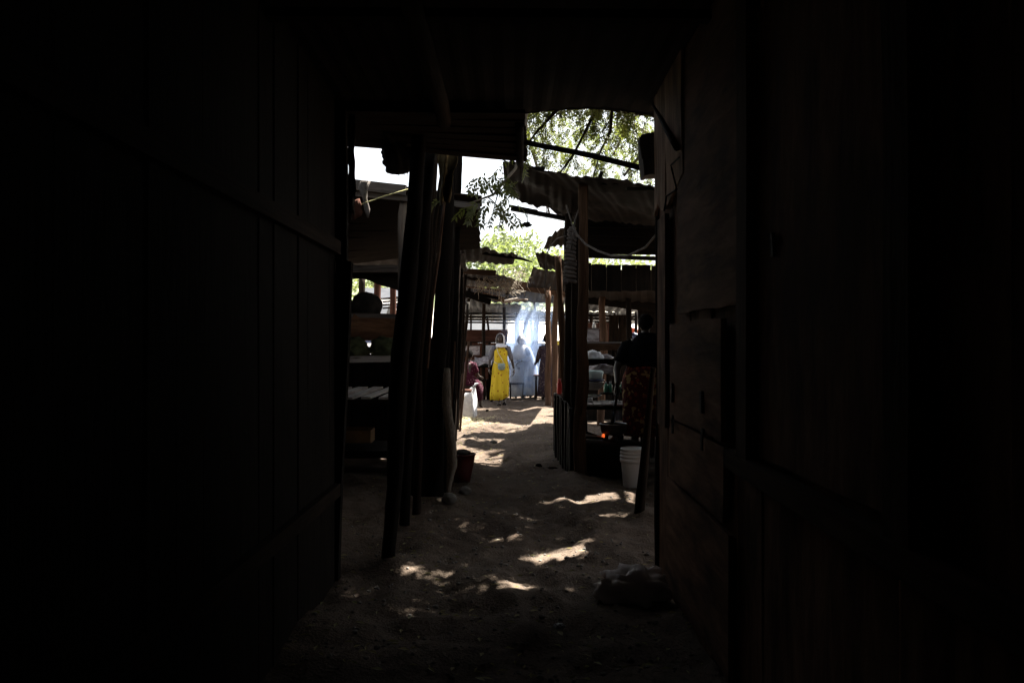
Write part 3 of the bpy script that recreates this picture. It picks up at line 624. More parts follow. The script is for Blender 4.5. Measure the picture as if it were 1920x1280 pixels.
# twisted rope cloth on the posts
mb = MB(); pts = []
for i in range(110):
    t_ = i/109; c = P(1072-(4*t_), 428+t_*100, 9.2); a = t_*13*2*math.pi; pts.append(c+V((math.cos(a)*(.035+.03*t_), math.sin(a)*(.035+.03*t_), 0)))
mb.log(pts, [.021]*110, 8, .25, step=.2); mb.log([P(1072, 425, 9.2), P(1068, 528, 9.2)], [.03, .05], 10); mb.lump(P(1060, 528, 9.1), (.03, .03, .03), .4); o = mb.build("twisted_cloth", M['ring']); T(o, "grey cloth rope wound in a spiral around the right stall posts", "cloth rope")
mb = MB(); mb.log([P(1062, 385, 9.0), P(1073, 420, 8.95), P(1082, 440, 8.7), P(1098, 458, 8.6), P(1120, 470, 8.3), P(1145, 479, 8.0), P(1177, 480, 7.6), P(1210, 464, 7.1), P(1233, 436, 6.7)], [.009, .01, .012, .012, .012, .012, .012, .01, .008], 7, .1); mb.log([P(1088, 385, 8.85), P(1078, 412, 8.9), P(1070, 470, 8.95)], .009, 6)
o = mb.build("slack_rope", M['ring']); T(o, "slack grey rope sagging from the right stall posts to the shack", "rope")
mb = MB(); mb.log([P(1062, 442, 9.6), P(1045, 447, 9.9), P(1031, 462, 10), P(1024, 480, 10), P(1022, 560, 10)], .008, 6); o = mb.build("hose", M['ring']); T(o, "thin curved hose arching beside the right stall posts", "hose")

for px, Y, dx in ((1148, 8.6, .10), (1205, 8.5, .16), (1000, 8.7, .12)):
    a = P(px, 308+(px-945)*.19, Y); mb = MB(); mb.board(a+V((-dx, .1, .03)), a+V((dx, .14, .045)), .07, .035); mb.build("roof_weight", M['sooty'], s3, False)
mb = MB(); mb.slab(corr((1.22, 10.85, 3.27), (3.6, 10.85, 3.2), (3.6, 14.3, 3.2), (1.22, 14.3, 3.27), 14, .008, 80, 14, sag=.06, rag=.12, seed=19), 80, 14, .003); mb.build("roof_sheet", M['rust'], s3, False)  # hidden sheet added to block sun from the path's right half
mb = MB()
for i in range(6): mb.board((D(1204, 15)+i*.15, 15+.01*(i % 2), 1.2), (D(1204, 15)+i*.15, 15+.01*(i % 2), 2.4), .16, .02, (0, 1, 0))
mb.build("back_boards", M['sooty'], s3, False)  # dark boards added to block the white opening beside the cook's head
# second right roofs
s4 = thing("market_stall", (1.0, 16, 0), "middle right stall with ragged layered roof edges and thin brown posts", "stall", "market stalls along the alley")
def rag_sheet(pa, pb, pc, pd, seed, m, w_=9, par=s4, rag=.14, nm="roof_sheet"):
    mb = MB(); mb.slab(corr(pa, pb, pc, pd, w_, .014, 50, 14, sag=.06, rag=rag, seed=seed), 50, 14, .004); return mb.build(nm, M[m], par, False)
rag_sheet(P(1028, 444, 12.4), P(1120, 400, 12.2), P(1120, 448, 13.2), P(1020, 466, 13.0), 4, 'thatch')
rag_sheet(P(1003, 474, 13.2), P(1110, 500, 13.2), P(1110, 520, 14.1), P(1012, 502, 14.1), 6, 'rust')
rag_sheet(P(1000, 500, 15.6), P(1100, 520, 15.6), P(1100, 548, 18.4), P(985, 540, 18.4), 7, 'rust')
post(s4, [ground_pt(1027, 18.5), P(1028, 660, 18.5), P(1027, 545, 18.5)], [.075, .07, .06], 'pole')
post(s4, [ground_pt(1039, 18.0), P(1040, 640, 18.0), P(1046, 545, 18.0)], [.07, .065, .06], 'pole')
post(s4, [ground_pt(1070, 13.4), P(1067, 640, 13.4), P(1062, 500, 13.4)], .05, 'dark')
mb = MB(); mb.log([P(1020, 540, 17), P(1027, 556, 18.3)], .012, 6); mb.log([P(1032, 538, 17.6), P(1027, 552, 18.3)], .012, 6); mb.build("brace", M['pale'], s4)
mb = MB(); mb.slab(corr(P(1012, 428, 12.9)+V((.22, 0, 0)), P(1062, 418, 12.7), P(1062, 470, 14), P(1000, 470, 14), 3, .01, 30, 10, sag=.05, rag=.2, seed=44), 30, 10, .01)

# far shed across the end -------------------------------------------
s5 = thing("open_shed", (0, 23, 0), "open shed of grey posts closing the far end of the alley behind the smoke", "shed")
def shed_z(y): return 2.80-(y-18.9)*.081
for (x0_, x1_, y0_, y1_, sd) in ((-1.6, 3.2, 18.9, 21.4, 12), (-1.9, .25, 21.3, 23.5, 13), (1.85, 4.2, 21.3, 23.5, 14), (-2.2, 4.6, 23.4, 26.4, 15)):  # opening left between the sheets so sun reaches the smoke
    mb = MB(); mb.slab(corr((x0_, y0_, shed_z(y0_)+.02*(sd % 2)), (x1_, y0_, shed_z(y0_)-.12), (x1_, y1_, shed_z(y1_)-.12), (x0_, y1_, shed_z(y1_)+.02*(sd % 2)), int((x1_-x0_)*5), .02, int((x1_-x0_)*22), 8, sag=.06, rag=.10, seed=sd), int((x1_-x0_)*22), 8, .004); mb.build("roof_sheet", M['zinc'], s5, False)
mb = MB(); mb.board(P(925, 527, 18.6), P(1060, 550, 18.6), .08, .2, seg=10); mb.build("eave_board", M['brown'], s5, False)
mb = MB()
for i in range(7): mb.board(P(850+i*50, 545+(i % 3)*2, 19.3+i*.1), P(870+i*45, 594, 25.8), .06, .06)
mb.build("rafters", M['dark'], s5, False)
for k in range(2, 6):
    y_ = 22.0+k*.85; mb = MB(); mb.log([(-1.9, y_, shed_z(y_)-.07), (0.3, y_, shed_z(y_)-.10), (3.8, y_, shed_z(y_)-.17)], .03, 7, .2); mb.build("purlin", M['sooty'], s5)
mb = MB(); mb.log([P(943, 566, 18.7), P(970, 561, 18.6), P(989, 562, 18.4)], [.035, .04, .02], 8); mb.build("cross_pole", M['pale'], s5)
for (px, Y, r, lean) in ((869, 24, .035, 0), (883, 24.5, .03, 0), (907, 20.5, .045, 0), (918, 25.5, .035, -4), (945, 22, .045, 0), (970, 23.6, .075, 1), (983, 25, .07, 4), (996, 25.5, .05, 0), (1004, 24, .085, 2), (1035, 25, .05, 0), (1108, 24, .05, 0)):
    post(s5, [ground_pt(px, Y), P(px, 650, Y), P(px+lean, 640-(2.6-.0*Y-CAMH+(.0 if Y < 23 else -.25))*FPX/Y, Y)], [r*1.1, r, r], 'dark')
post(s5, [P(1018, 640, 24.2), P(1038, 597, 24.2)], .04, 'dark', "brace")

mb = MB()
for i in range(34): mb.board((-2.9+i*.19, 26.6+.02*(i % 2), -.05), (-2.9+i*.19, 26.6+.02*(i % 2), 1.45+.05*ns(i*.9)), .21, .02, (0, 1, 0))
mb.build("low_back_boards", M['plyred'], s5, False)
# counters and goods at the far end -------------------------------------
def counter(px0, px1, ytop, Y, dep, m='dark', label="", legs=True, tname="counter", panel=None, grp=None):
    a, b = P(px0, ytop, Y), P(px1, ytop, Y)
    o = thing(tname, ((a.x+b.x)/2, Y, 0), label, "counter" if tname == "counter" else tname.split('_')[-1], grp)
    mb = MB(); mb.board(a+V((0, dep/2, 0)), b+V((0, dep/2, 0)), dep, .035); mb.build("top", M[m], o, False)
    for x in (a.x+.06, b.x-.06):
        for y in (Y+.05, Y+dep-.05):
            q = MB(); q.board((x, y, -.03), (x, y, a.z-.02), .06, .06, (0, 1, 0)); q.build("leg", M['dark'], o, False)
    if panel:
        z0, z1, pm = panel; q = MB(); q.board((a.x, Y-.014, (z0+z1)/2), (b.x, Y-.014, (z0+z1)/2), z1-z0, .022, (0, 1, 0)); q.build("front_panel", M[pm], o, False)
    return o
counter(868, 952, 641, 21.6, .6, 'dark', "red fronted high counter between the far grey posts", panel=(1.5, 1.82, 'plyred'))
counter(868, 922, 668, 20.6, .8, 'plyred', "dusty lower counter left of the woman in yellow", panel=(.95, 1.1, 'plyred'))
counter(1000, 1060, 640, 21.5, .4, 'brown', "brown plank counter behind the thin right posts", panel=(1.12, 1.3, 'brown'))
counter(892, 926, 688, 19.9, .7, 'sooty', "low dark table beside the woman in yellow", tname="low_table")
counter(886, 918, 713, 20.6, .35, 'dark', "low dark bench beside the white sack", tname="low_bench")
counter(1001, 1022, 704, 20.9, .35, 'plyred', "small reddish bench under the woman in the dark flowered dress", tname="small_bench")
def box(c, sx, sy, sz, m, name, label, cat, lid=None):
    o = thing(name, c, label, cat); mb = MB(); mb.board(V(c)+V((-sx/2, 0, sz/2)), V(c)+V((sx/2, 0, sz/2)), sy, sz, seg=3, ragged=.003, jit=.002); mb.build("body", M[m], o, False)
    mb = MB(); mb.board(V(c)+V((-sx/2-.01, 0, sz+.012)), V(c)+V((sx/2+.01, 0, sz+.012)), sy+.02, .022, seg=3, ragged=.003, jit=.002); mb.build("lid", M[lid or m], o, False)
    return o
box(P(921, 680, 21.2), .30, .3, .44, 'white_sack', "cool_box", "off white box standing behind the yellow dress", "box")
box(P(884, 665, 20.8), .42, .3, .22, 'film', "glass_case", "cloudy display case on the dusty lower counter", "display case", 'grey')
box(P(936, 641, 21.9), .26, .3, .06, 'white_sack', "tray", "white tray on the red fronted counter", "tray")
for i, (px, py, r_) in enumerate(((896, 686, .16), (908, 684, .13), (917, 687, .12))):
    o = MB().lathe(P(px, py, 20.0+i*.2), [(r_*.6, 0), (r_*.9, .06), (r_, .13), (r_*.92, .14), (r_*.5, .16), (.01, .17)], 16).build("cooking_pot", M['soot' if i != 1 else 'steel'])
    T(o, ("black pot at the left end of the low dark table", "dull steel pot in the middle of the low dark table", "small black pot next to the yellow dress")[i], "pot", "pots on the low dark table")
# sloping tray with sheets of plastic
mb = MB(); mb.slab(lambda u, v: P(890+u*32, 683-v*14+2*math.sin(u*7), 19.5+v*.5)+V((0, 0, .02*ns(u*6, v*5))), 20, 12, .006); o = mb.build("plastic_sheet", M['film']); T(o, "crumpled grey plastic sheet over pots left of the yellow dress", "plastic sheet")
# distant low shed and vehicle-like roof beyond
def farhouse(px, Y, wd, dp, hh, zb, roofm, label):
    c = V((D(px, Y), Y, zb)); o = thing("small_house", c, label, "house")
    mb = MB(); mb.board(c+V((-wd/2, 0, hh/2)), c+V((wd/2, 0, hh/2)), dp, hh, (0, 0, 1), seg=3, ragged=0); mb.build("wall", M['white_cloth' if roofm != 'red_tarp' else 'sand'], o, False)
    mb = MB(); mb.slab(lambda u, v: c+V(((u-.5)*(wd+.4), (v-.5)*(dp+.5), hh+.05+.7*(1-abs(2*v-1)))), 4, 8, .05); mb.build("roof", M[roofm], o, False)
    q = MB(); q.board(c+V((-.3*wd, -dp/2-.02, .0)), c+V((-.3*wd, -dp/2-.02, hh*.75)), .6, .05, (0, 1, 0)); q.build("door", M['dark'], o, False)
    q = MB(); q.board(c+V((.2*wd, -dp/2-.02, hh*.4)), c+V((.2*wd, -dp/2-.02, hh*.75)), .7, .05, (0, 1, 0)); q.build("window", M['navy_tarp'], o, False)
farhouse(905, 36, 1.9, 2, .6, hz(D(905, 36), 36), 'zinc', "low grey roofed hut in the sun beyond the far shed")
farhouse(688, 34, 1.5, 2, 1.5, hz(D(688, 34), 34), 'zinc', "pale hut with grey roof seen through the left stall window")
farhouse(735, 48, 3.2, 3, .9, hz(D(735, 48), 48), 'zinc', "distant long hut on the sandy rise left of the alley")
for i, (px, Y, r) in enumerate(((676, 15, .06), (706, 15.5, .07), (735, 15, .06))):
    o = MB().log([ground_pt(px, Y), P(px+3, 520, Y)], r, 9).build("lone_post", M['plyred' if i else 'dark'])
    T(o, ("dark post seen through the left stall opening, beside the grey roofed hut", "reddish post seen through the middle of the left stall opening", "reddish post at the right of the left stall opening")[i], "post", "posts behind the left stall")
mb = MB()
for i in range(4): mb.board(P(718, 560+i*6, 19), P(760, 556+i*6, 19), .03, .035)
o = mb.build("rail_fence", M['dark'], None, False); T(o, "low rail fence behind the left stall opening", "fence")

# right stall goods -------------------------------------------------
ct = thing("counter", (D(1150, 13), 13, 0), "brown plank counter at eye level across the right stall", "counter")
mb = MB(); mb.board(P(1095, 642, 13.0), P(1215, 643, 13.0), .5, .03); mb.build("top", M['grey'], ct, False)
mb = MB(); mb.board(P(1095, 650, 12.74), P(1215, 650, 12.74), .11, .022, (0, 1, 0)); mb.build("front_board", M['brown'], ct, False)
for px in (1098, 1150, 1210): post(ct, [ground_pt(px, 13), P(px, 646, 13)], .035, 'sooty', "leg")
rl = thing("stall_rail", (D(1140, 10.8), 10.8, 0), "black plank rail across the right stall under the counter", "rail")
mb = MB(); mb.board(P(1085, 677, 10.8), P(1240, 677, 10.8), .07, .075, (0, 1, 0)); mb.build("plank", M['sooty'], rl, False)
for px in (1086, 1236): post(rl, [ground_pt(px, 10.8), P(px, 670, 10.8)], .035, 'sooty', "upright")
box(P(1111, 640, 13.4), .20, .2, .20, 'film', "glass_cabinet", "small cloudy cabinet on the brown counter of the right stall", "cabinet", 'grey')
mb = MB(); mb.lathe(P(1114, 617, 13.4), [(.018, 0), (.032, .01), (.032, .07), (.022, .09), (.012, .11), (.012, .13)], 12); o = mb.build("bottle", M['glass']); T(o, "small clear bottle on top of the cloudy cabinet", "bottle")
mb = MB(); mb.lathe(P(1192, 656, 12.2), [(.05, 0), (.07, .01), (.085, .16), (.088, .165), (.07, .165)], 18); o = mb.build("tub", M['tub']); T(o, "pale tub beside the cook's shoulder on the counter", "tub")
mb = MB(); mb.lump(P(1112, 668, 11.2), (.13, .10, .08), .35, 4, 13, 1.6); o = mb.build("cloth_bundle", M['bright_cloth']); T(o, "crumpled white cloth bundle above the black rail", "bundle")
mb = MB(); mb.lump(P(1135, 671, 11.3), (.10, .10, .05), .4, 3, 23, 1.6); o = mb.build("cloth_bundle", M['film']); T(o, "grey plastic wrapped bundle right of the white cloth bundle", "bundle")
mb = MB(); mb.slab(lambda u, v: P(1096+u*64, 684+v*18+2*math.sin(u*9), 11.3)+V((0, .05*math.sin(u*11+v*4), 0)), 26, 10, .006); o = mb.build("plastic_sheet", M['film']); T(o, "mauve grey plastic sheet hanging behind the black rail", "plastic sheet")
# tub stack
o = thing("plastic_tub", P(1113, 712, 11.0), "pale mint plastic tub on the steel basin", "tub")
mb = MB(); mb.rings([(P(1113, 711, 11.0)+V((0, 0, 0)), .12, .10, 0, 4), (P(1113, 700, 11.0), .135, .11, 0, 4), (P(1113, 696, 11.0), .137, .11, .02, 4), (P(1113, 694, 11.0), .10, .09, .05, 4)], 20); mb.build("body", M['tub'], o)
mb = MB(); mb.lathe(P(1113, 713, 11.0), [(.12, -.01), (.15, 0), (.152, .012), (.12, .02)], 22); mb.build("rim", M['navy_tarp'], o)
o = MB().lathe(P(1111, 730, 11.0), [(.08, 0), (.13, .03), (.145, .10), (.155, .105), (.14, .108)], 22).build("steel_basin", M['steel']); T(o, "steel basin under the pale mint tub", "basin")
o = MB().lathe(P(1112, 745, 10.6), [(.02, 0), (.08, .012), (.115, .03), (.118, .034), (.08, .02), (.02, .012)], 22).build("steel_plate", M['steel']); T(o, "shiny steel plate left of the cook's hand", "plate")
o = MB().lathe(P(1104, 757, 10.4), [(.045, 0), (.05, .06), (.05, .08), (.045, .08)], 18).build("steel_mug", M['steel']); T(o, "steel mug below the shiny plate on the slatted shelf", "mug")
st = thing("slatted_shelf", (D(1130, 10.3), 10.3, 0), "grey slatted shelf behind the cooking fire in the right stall", "shelf", "slatted tables")
mb = MB()
for i in range(7): mb.board((D(1085+i*18.5, 10.1), 10.1, .695), (D(1088+i*18.5, 10.1), 10.75, .695), .115, .02, jit=.003)
mb.build("top", M['slat'], st, False)
mb = MB(); mb.board((D(1080, 10.1), 10.13, .66), (D(1215, 10.1), 10.13, .66), .04, .05); mb.build("rail", M['dark'], st, False)
for px in (1083, 1208):
    for y in (10.16, 10.7): post(st, [(D(px, 10.1), y, -.02), (D(px, 10.1), y, .66)], .03, 'sooty', "leg")
for i, (px, py) in enumerate(((1136, 725), (1144, 725), (1166, 726))):
    q = thing("bottle", P(px, py+10, 11.2), ("teal bottle behind the cook's forearm, left one", "pale teal bottle behind the cook's forearm, beside its twin", "dull bottle between the cook's forearm and skirt")[i], "bottle", "bottles on the back shelf of the right stall")
    mb = MB(); mb.lathe(P(px, py+10, 11.2), [(.025, 0), (.03, .01), (.03, .09), (.014, .12), (.012, .13)], 12); mb.build("body", M['green'], q)
    mb = MB(); mb.lathe(P(px, py+10, 11.2)+V((0, 0, .128)), [(.014, 0), (.014, .02), (.005, .022)], 10); mb.build("cap", M['white_sack'], q)
sb = MB(); sb.board(P(1125, 737, 11.2), P(1215, 737, 11.2), .2, .02); o = sb.build("back_shelf", M['sooty'], None, False); T(o, "dark shelf holding the teal bottles behind the cook", "shelf")
for px in (1127, 1212): q = MB(); q.board(V((D(px, 11.2), 11.25, -.03)), P(px, 738, 11.2)+V((0, .05, 0)), .04, .04); q.build("leg", M['sooty'], o, False)
mb = MB(); mb.slab(lambda u, v: P(1176+u*26*v-13*v, 748+v*12, 10.5)+V((0, .02*math.sin(u*9), 0)), 8, 6, .004)
mb = MB(); mb.lump(P(1155, 757, 10.3), (.05, .04, .05), .6, 3, 33); o = mb.build("paper_wrap", M['white_cloth']); T(o, "crumpled white paper on the slatted shelf", "paper")
# red tarp, navy tarp and posts far right
mb = MB(); mb.slab(lambda u, v: P(1150+u*60, 612+8*u+v*26+3*math.sin(u*8), 19+v*.3)+V((0, .1*ns(u*5, v*4), 0)), 20, 10, .006); o = mb.build("red_tarpaulin", M['red_tarp']); T(o, "red tarpaulin hung behind the right stall", "tarpaulin")
mb = MB(); mb.slab(lambda u, v: P(1172+u*28, 625+v*20+2*math.sin(u*8), 17.5)+V((0, .1*ns(u*5, v*4), 0)), 16, 8, .006); o = mb.build("navy_tarpaulin", M['navy_tarp']); T(o, "dark navy sheet in front of the red tarpaulin", "tarpaulin")
for px in (1190, 1150): o = MB().log([ground_pt(px, 17.8), P(px+3, 585, 17.8)], .035, 8).build("lone_post", M['sooty']); T(o, "thin black post in front of the red tarpaulin" if px == 1190 else "black post at the left edge of the red tarpaulin", "post", "posts behind the right stall")
mb = MB()
for i in range(5): mb.board(P(1088+i*13, 605, 16.4), P(1088+i*13, 645, 16.4), .14, .02, (0, 1, 0))
o = mb.build("red_screen", M['plyred'], None, False); T(o, "dark reddish board screen behind the bottle cabinet", "screen")

# plank fence corner beside the fire --------------------------------
pf = thing("plank_fence", (D(1060, 9.5), 9.5, 0), "waist high fence of dark upright planks at the path edge of the right stall", "fence")
mb = MB()
pa, pb = V((D(1040, 10.3), 10.3, 0)), V((D(1072, 8.95), 8.95, 0))
for i in range(7):
    c = pa.lerp(pb, (i+.5)/7); zt = .82-.012*i+random.uniform(-.02, .02)
    mb.board((c.x, c.y, gz(c.x, c.y)-.05), (c.x+random.uniform(-.01, .01), c.y, zt), .19, .025, (1, 0, 0))
pc = V((D(1120, 8.95), 9.05, 0))
mb.build("planks", M['dark'], pf, False)
mb = MB(); mb.board(P(1046, 742, 10.3), P(1064, 760, 9.5), .04, .03); mb.build("top_rail", M['grey'], pf, False)
post(pf, [ground_pt(1074, 8.9), P(1076, 765, 8.95)], .04, 'sooty')
c = P(1049, 738, 10.4); q = thing("bottle", c, "tall red bottle standing on the end of the plank fence", "bottle")
mb = MB(); mb.lathe(c, [(.028, 0), (.032, .01), (.032, .13), (.024, .15)], 14); mb.build("body", M['red'], q)
mb = MB(); mb.lathe(c+V((0, 0, .15)), [(.024, 0), (.018, .02), (.018, .045), (.006, .05)], 12); mb.build("cap", M['red'], q)
bn = thing("low_bench", (D(1035, 10.9), 10.9, 0), "short bench end poking out beside the red bottle", "bench")
mb = MB(); mb.board(P(1038, 739, 10.7), P(1060, 739, 10.7), .25, .03); mb.build("seat", M['grey'], bn, False)
for y in (10.62, 10.8): q = MB(); q.board((D(1041, 10.7), y, .0), (D(1041, 10.7), y, .78), .04, .04, (0, 1, 0)); q.build("leg", M['sooty'], bn, False)
box(P(1045, 645, 22.5)+V((0, 0, -.02)), .09, .1, .1, 'yellow_box', "yellow_tin", "small yellow tin on the counter between the thin right posts", "tin")

# fire and pot
c = V((D(1150, 9.25), 9.25, .38))
ft = thing("clay_stove", (c.x, c.y, 0), "low sooty mud stove under the big black pot", "stove")
mb = MB(); mb.rings([((c.x-.05, c.y, -.02), .44, .34, .04, 5), ((c.x-.05, c.y, .2), .42, .32, .04, 5), ((c.x-.05, c.y, .33), .40, .30, .03, 5), ((c.x-.05, c.y, .35), .3, .22, .03, 5)], 26); mb.build("mud_base", M['sooty'], ft)
for a in (30, 150, 270):
    mb = MB(); mb.lump((c.x+.10*math.cos(R(a)), c.y+.1*math.sin(R(a)), .385), (.04, .04, .035), .3); mb.build("hearth_stone", M['soot'], ft)
mm, t, b = mat("glowing_embers"); b.inputs["Base Color"].default_value = (.3, .05, .02, 1); b.inputs["Emission Color"].default_value = (1, .16, .03, 1); b.inputs["Emission Strength"].default_value = .12; M['ember'] = mm
mb = MB()
for i in range(5): mb.lump((c.x-.145+random.uniform(-.02, .03), c.y-.1+random.uniform(-.05, .05), .40+random.uniform(-.01, .03)), (.016, .016, .012), .4, 2)
mb.build("embers", M['ember'], ft)
for i in range(4):
    mb = MB(); a = V((c.x-.13-.02*i, c.y-.12+.06*i, .395)); mb.log([a, a+V((-.22, -.12+.08*i, .02+.02*i))], .014, 7, .3); mb.build("firewood", M['pale' if i == 1 else 'dark'], ft)
pt = thing("cooking_pot", c+V((0, 0, .04)), "big black steaming pot the cook is stirring on the mud stove", "pot")
mb = MB(); mb.lathe(c+V((.0, 0, .04)), [(.10, 0), (.135, .02), (.15, .07), (.15, .125), (.152, .127), (.142, .127), (.14, .09), (.02, .085)], 28); mb.build("pot_body", M['soot'], pt)
mb = MB(); mb.lathe(c+V((.0, 0, .163)), [(.150, 0), (.162, .001), (.162, .007), (.146, .007), (.146, 0)], 28); mb.build("rim", M['steel'], pt)
mb = MB(); mb.lathe(c+V((0, 0, .135)), [(.138, 0), (.138, .003), (.001, .006)], 24); mb.build("stew", M['card'], pt)
stones = ((1118, 862, .12, "mossy stone in the dark under the right stall"), (1153, 888, .10, "dark flat stone left of the white buckets"))
for px, py, r_, lb in stones:
    Y = 2240/(py-640)+.2; x = D(px, Y); o = MB().lump((x, Y+.1, gz(x, Y)+r_*.35), (r_, r_*.8, r_*.6), .3, 3).build("stone", M['sack_olive' if py < 870 else 'stone']); T(o, lb, "stone")

# white nested buckets -----------------------------------------------
cx, cy = D(1187, 8.4), 8.4; z0 = gz(cx, cy)-.005
for i, lb in enumerate(("stained white bucket standing on the ground, lowest of the nested stack", "white bucket nested in the middle of the stack", "topmost white bucket nested in the stack")):
    zz = z0+i*.036; q = thing("bucket", (cx+.003*i, cy, zz), lb, "bucket", "nested white buckets")
    hgt = .33
    mb = MB(); mb.lathe((cx+.003*i, cy, zz), [(.102, 0), (.106, .012), (.118, .16), (.128, .27), (.130, hgt), (.124, hgt), (.118, .2), (.1, .03)], 32); mb.build("shell", M['pvc_white'], q)
    mb = MB(); mb.lathe((cx+.003*i, cy, zz), [(.1285, hgt-.022), (.139, hgt-.02), (.141, hgt-.004), (.1345, hgt+.003), (.1315, hgt+.003), (.1300, hgt-.004)], 32); mb.build("rim", M['pvc_white'], q)
    if i == 0:
        mb = MB(); mb.lathe((cx, cy, zz), [(.127, hgt-.075), (.137, hgt-.072), (.140, hgt-.04), (.134, hgt-.03), (.129, hgt-.035)], 32); mb.build("collar", M['pvc_white'], q)

# leaning pole on the right, plastic bag and litter
o = MB().log([ground_pt(1199, 6.85), P(1212, 830, 6.7), P(1224, 690, 6.3)], [.046, .034, .02], 9).build("leaning_pole", M['dark']); T(o, "dark tapering pole leaning against the right shack corner", "pole")
def crumple(px, py, r, seed, m, nm, lb, cat, Yo=0):
    Y = 2240/(py-640)+Yo; x = D(px, Y); o = MB().lump((x, Y, gz(x, Y)+r[2]*.5), r, .45, 4, seed, 2.6, .6).build(nm, M[m]); return T(o, lb, cat)
mfilm, t, b = mat("grey_plastic_bag"); b.inputs["Base Color"].default_value = (.6, .52, .48, 1); b.inputs["Roughness"].default_value = .6; b.inputs["Alpha"].default_value = .8; M['bag'] = mfilm
crumple(1188, 1118, (.20, .17, .115), 5, 'bag', "plastic_bag", "crumpled translucent grey plastic bag at the foot of the right shack", "bag")
crumple(1048, 1163, (.028, .02, .012), 7, 'white_sack', "plastic_scrap", "tiny silvery scrap of plastic on the near dark ground", "litter")
crumple(925, 826, (.05, .04, .03), 9, 'stone', "stone", "round brown stone in the dappled sun on the path", "stone")
crumple(1010, 873, (.035, .03, .022), 19, 'dark', "stone", "small dark clod in the middle of the path", "stone")
crumple(1034, 874, (.06, .03, .014), 29, 'dark', "bark_chip", "curled bark chip at the path's right edge", "bark chip")
crumple(914, 772, (.035, .03, .03), 39, 'dark', "stone", "small dark stone in the sun beside the white sack", "stone")
mb = MB(); mb.log([P(985, 922, 7.9)*1., V((D(988, 7.6), 7.6, gz(D(988, 7.6), 7.6)+.01)), V((D(990, 7.3), 7.35, gz(D(990, 7.3), 7.3)+.01))], .003, 5)
mb = MB(); x0, y0 = D(988, 7.7), 7.7
mb.log([(x0-.01, y0+.12, gz(x0, y0+.12)+.012), (x0-.015, y0, gz(x0, y0)+.02), (x0+.01, y0-.15, gz(x0, y0-.15)+.008)], .0035, 5); o = mb.build("twig", M['pale']); T(o, "thin curved pale twig on the middle of the path", "twig")
# small litter as stuff
mb = MB(); random.seed(5)
for i in range(900):
    y = 3.6+random.random()**1.6*13; x = random.uniform(-1.5, 1.4); z = gz(x, y)+.004; a = random.random()*6.28; L = random.uniform(.012, .035); wq = L*random.uniform(.15, .5)
    dx, dy = math.cos(a), math.sin(a)
    vs = [(x-dx*L, y-dy*L, z), (x+dy*wq, y-dx*wq, z+.006), (x+dx*L, y+dy*L, z+.002), (x-dy*wq, y+dx*wq, z+.005)]
    mb.add(vs, [(0, 1, 2, 3)])
o = mb.build("leaf_litter", M['leaf_dry'], None, False); T(o, "scattered dry leaves and chips on the dirt path", "litter", kind="stuff")
mb = MB()
for i in range(1300):
    y = 3.6+random.random()**1.5*12; x = random.uniform(-1.4, 1.4); r = random.uniform(.004, .014)*(1.6 if random.random() < .08 else 1)
    mb.lump((x, y, gz(x, y)+r*.3), (r, r*.9, r*.7), .5, 1)
o = mb.build("gravel", M['stone'], None, False); T(o, "loose grit and pebbles on the path", "gravel", kind="stuff")
mb = MB()
for i in range(420):
    x = random.gauss(D(873, 14.8), .28); y = random.gauss(14.9, .7); z = gz(x, y)+random.uniform(.0, .05); a = random.random()*6.28; L = random.uniform(.04, .11)
    mb.log([(x, y, z), (x+math.cos(a)*L, y+math.sin(a)*L, z+random.uniform(-.01, .03))], .0022, 3, 0, False, step=1)
o = mb.build("straw", M['straw']); T(o, "scattered yellow straw in the sun below the white sack", "straw", kind="stuff")

# white sack
c = V((D(878, 15.6), 15.6, gz(D(878, 15.6), 15.6)-.01)); q = thing("white_sack", c, "white woven plastic sack with a twisted neck standing in the sun at the left", "sack")
mb = MB(); mb.rings([(c+V((0, 0, 0)), .13, .11, .12, 4), (c+V((0, 0, .06)), .165, .14, .09, 5), (c+V((-.01, 0, .25)), .17, .14, .13, 5), (c+V((.01, 0, .37)), .15, .12, .16, 5), (c+V((.035, 0, .47)), .115, .095, .16, 5), (c+V((.065, 0, .55)), .075, .06, .15, 5), (c+V((.10, 0, .61)), .036, .03, .1), (c+V((.135, 0, .65)), .022, .02, .1), (c+V((.17, 0, .69)), .042, .025, .2)], 28); mb.build("sack_body", M['white_sack'], q)
mb = MB(); mb.rings([(c+V((.105, 0, .615)), .038, .034), (c+V((.12, 0, .632)), .034, .03)], 14); mb.build("tie", M['dark'], q)
mb = MB(); mb.lump(P(861, 745, 15.2), (.10, .08, .12), .3, 3, 51); o = mb.build("sack", M['burlap']); T(o, "small brown sack wedged behind the thin left poles", "sack")
mb = MB(); mb.board(V((D(830, 14), 14.6, .60)), V((D(884, 14.6), 14.6, .60)), .5, .04); o = mb.build("bench", M['plyred'], None, False); T(o, "low reddish bench among the thin left poles", "bench")
for px in (836, 860): qq = MB(); qq.board((D(px, 14.6), 14.6, -.02), (D(px, 14.6), 14.6, .58), .06, .06, (0, 1, 0)); qq.build("leg", M['plyred'], o, False)

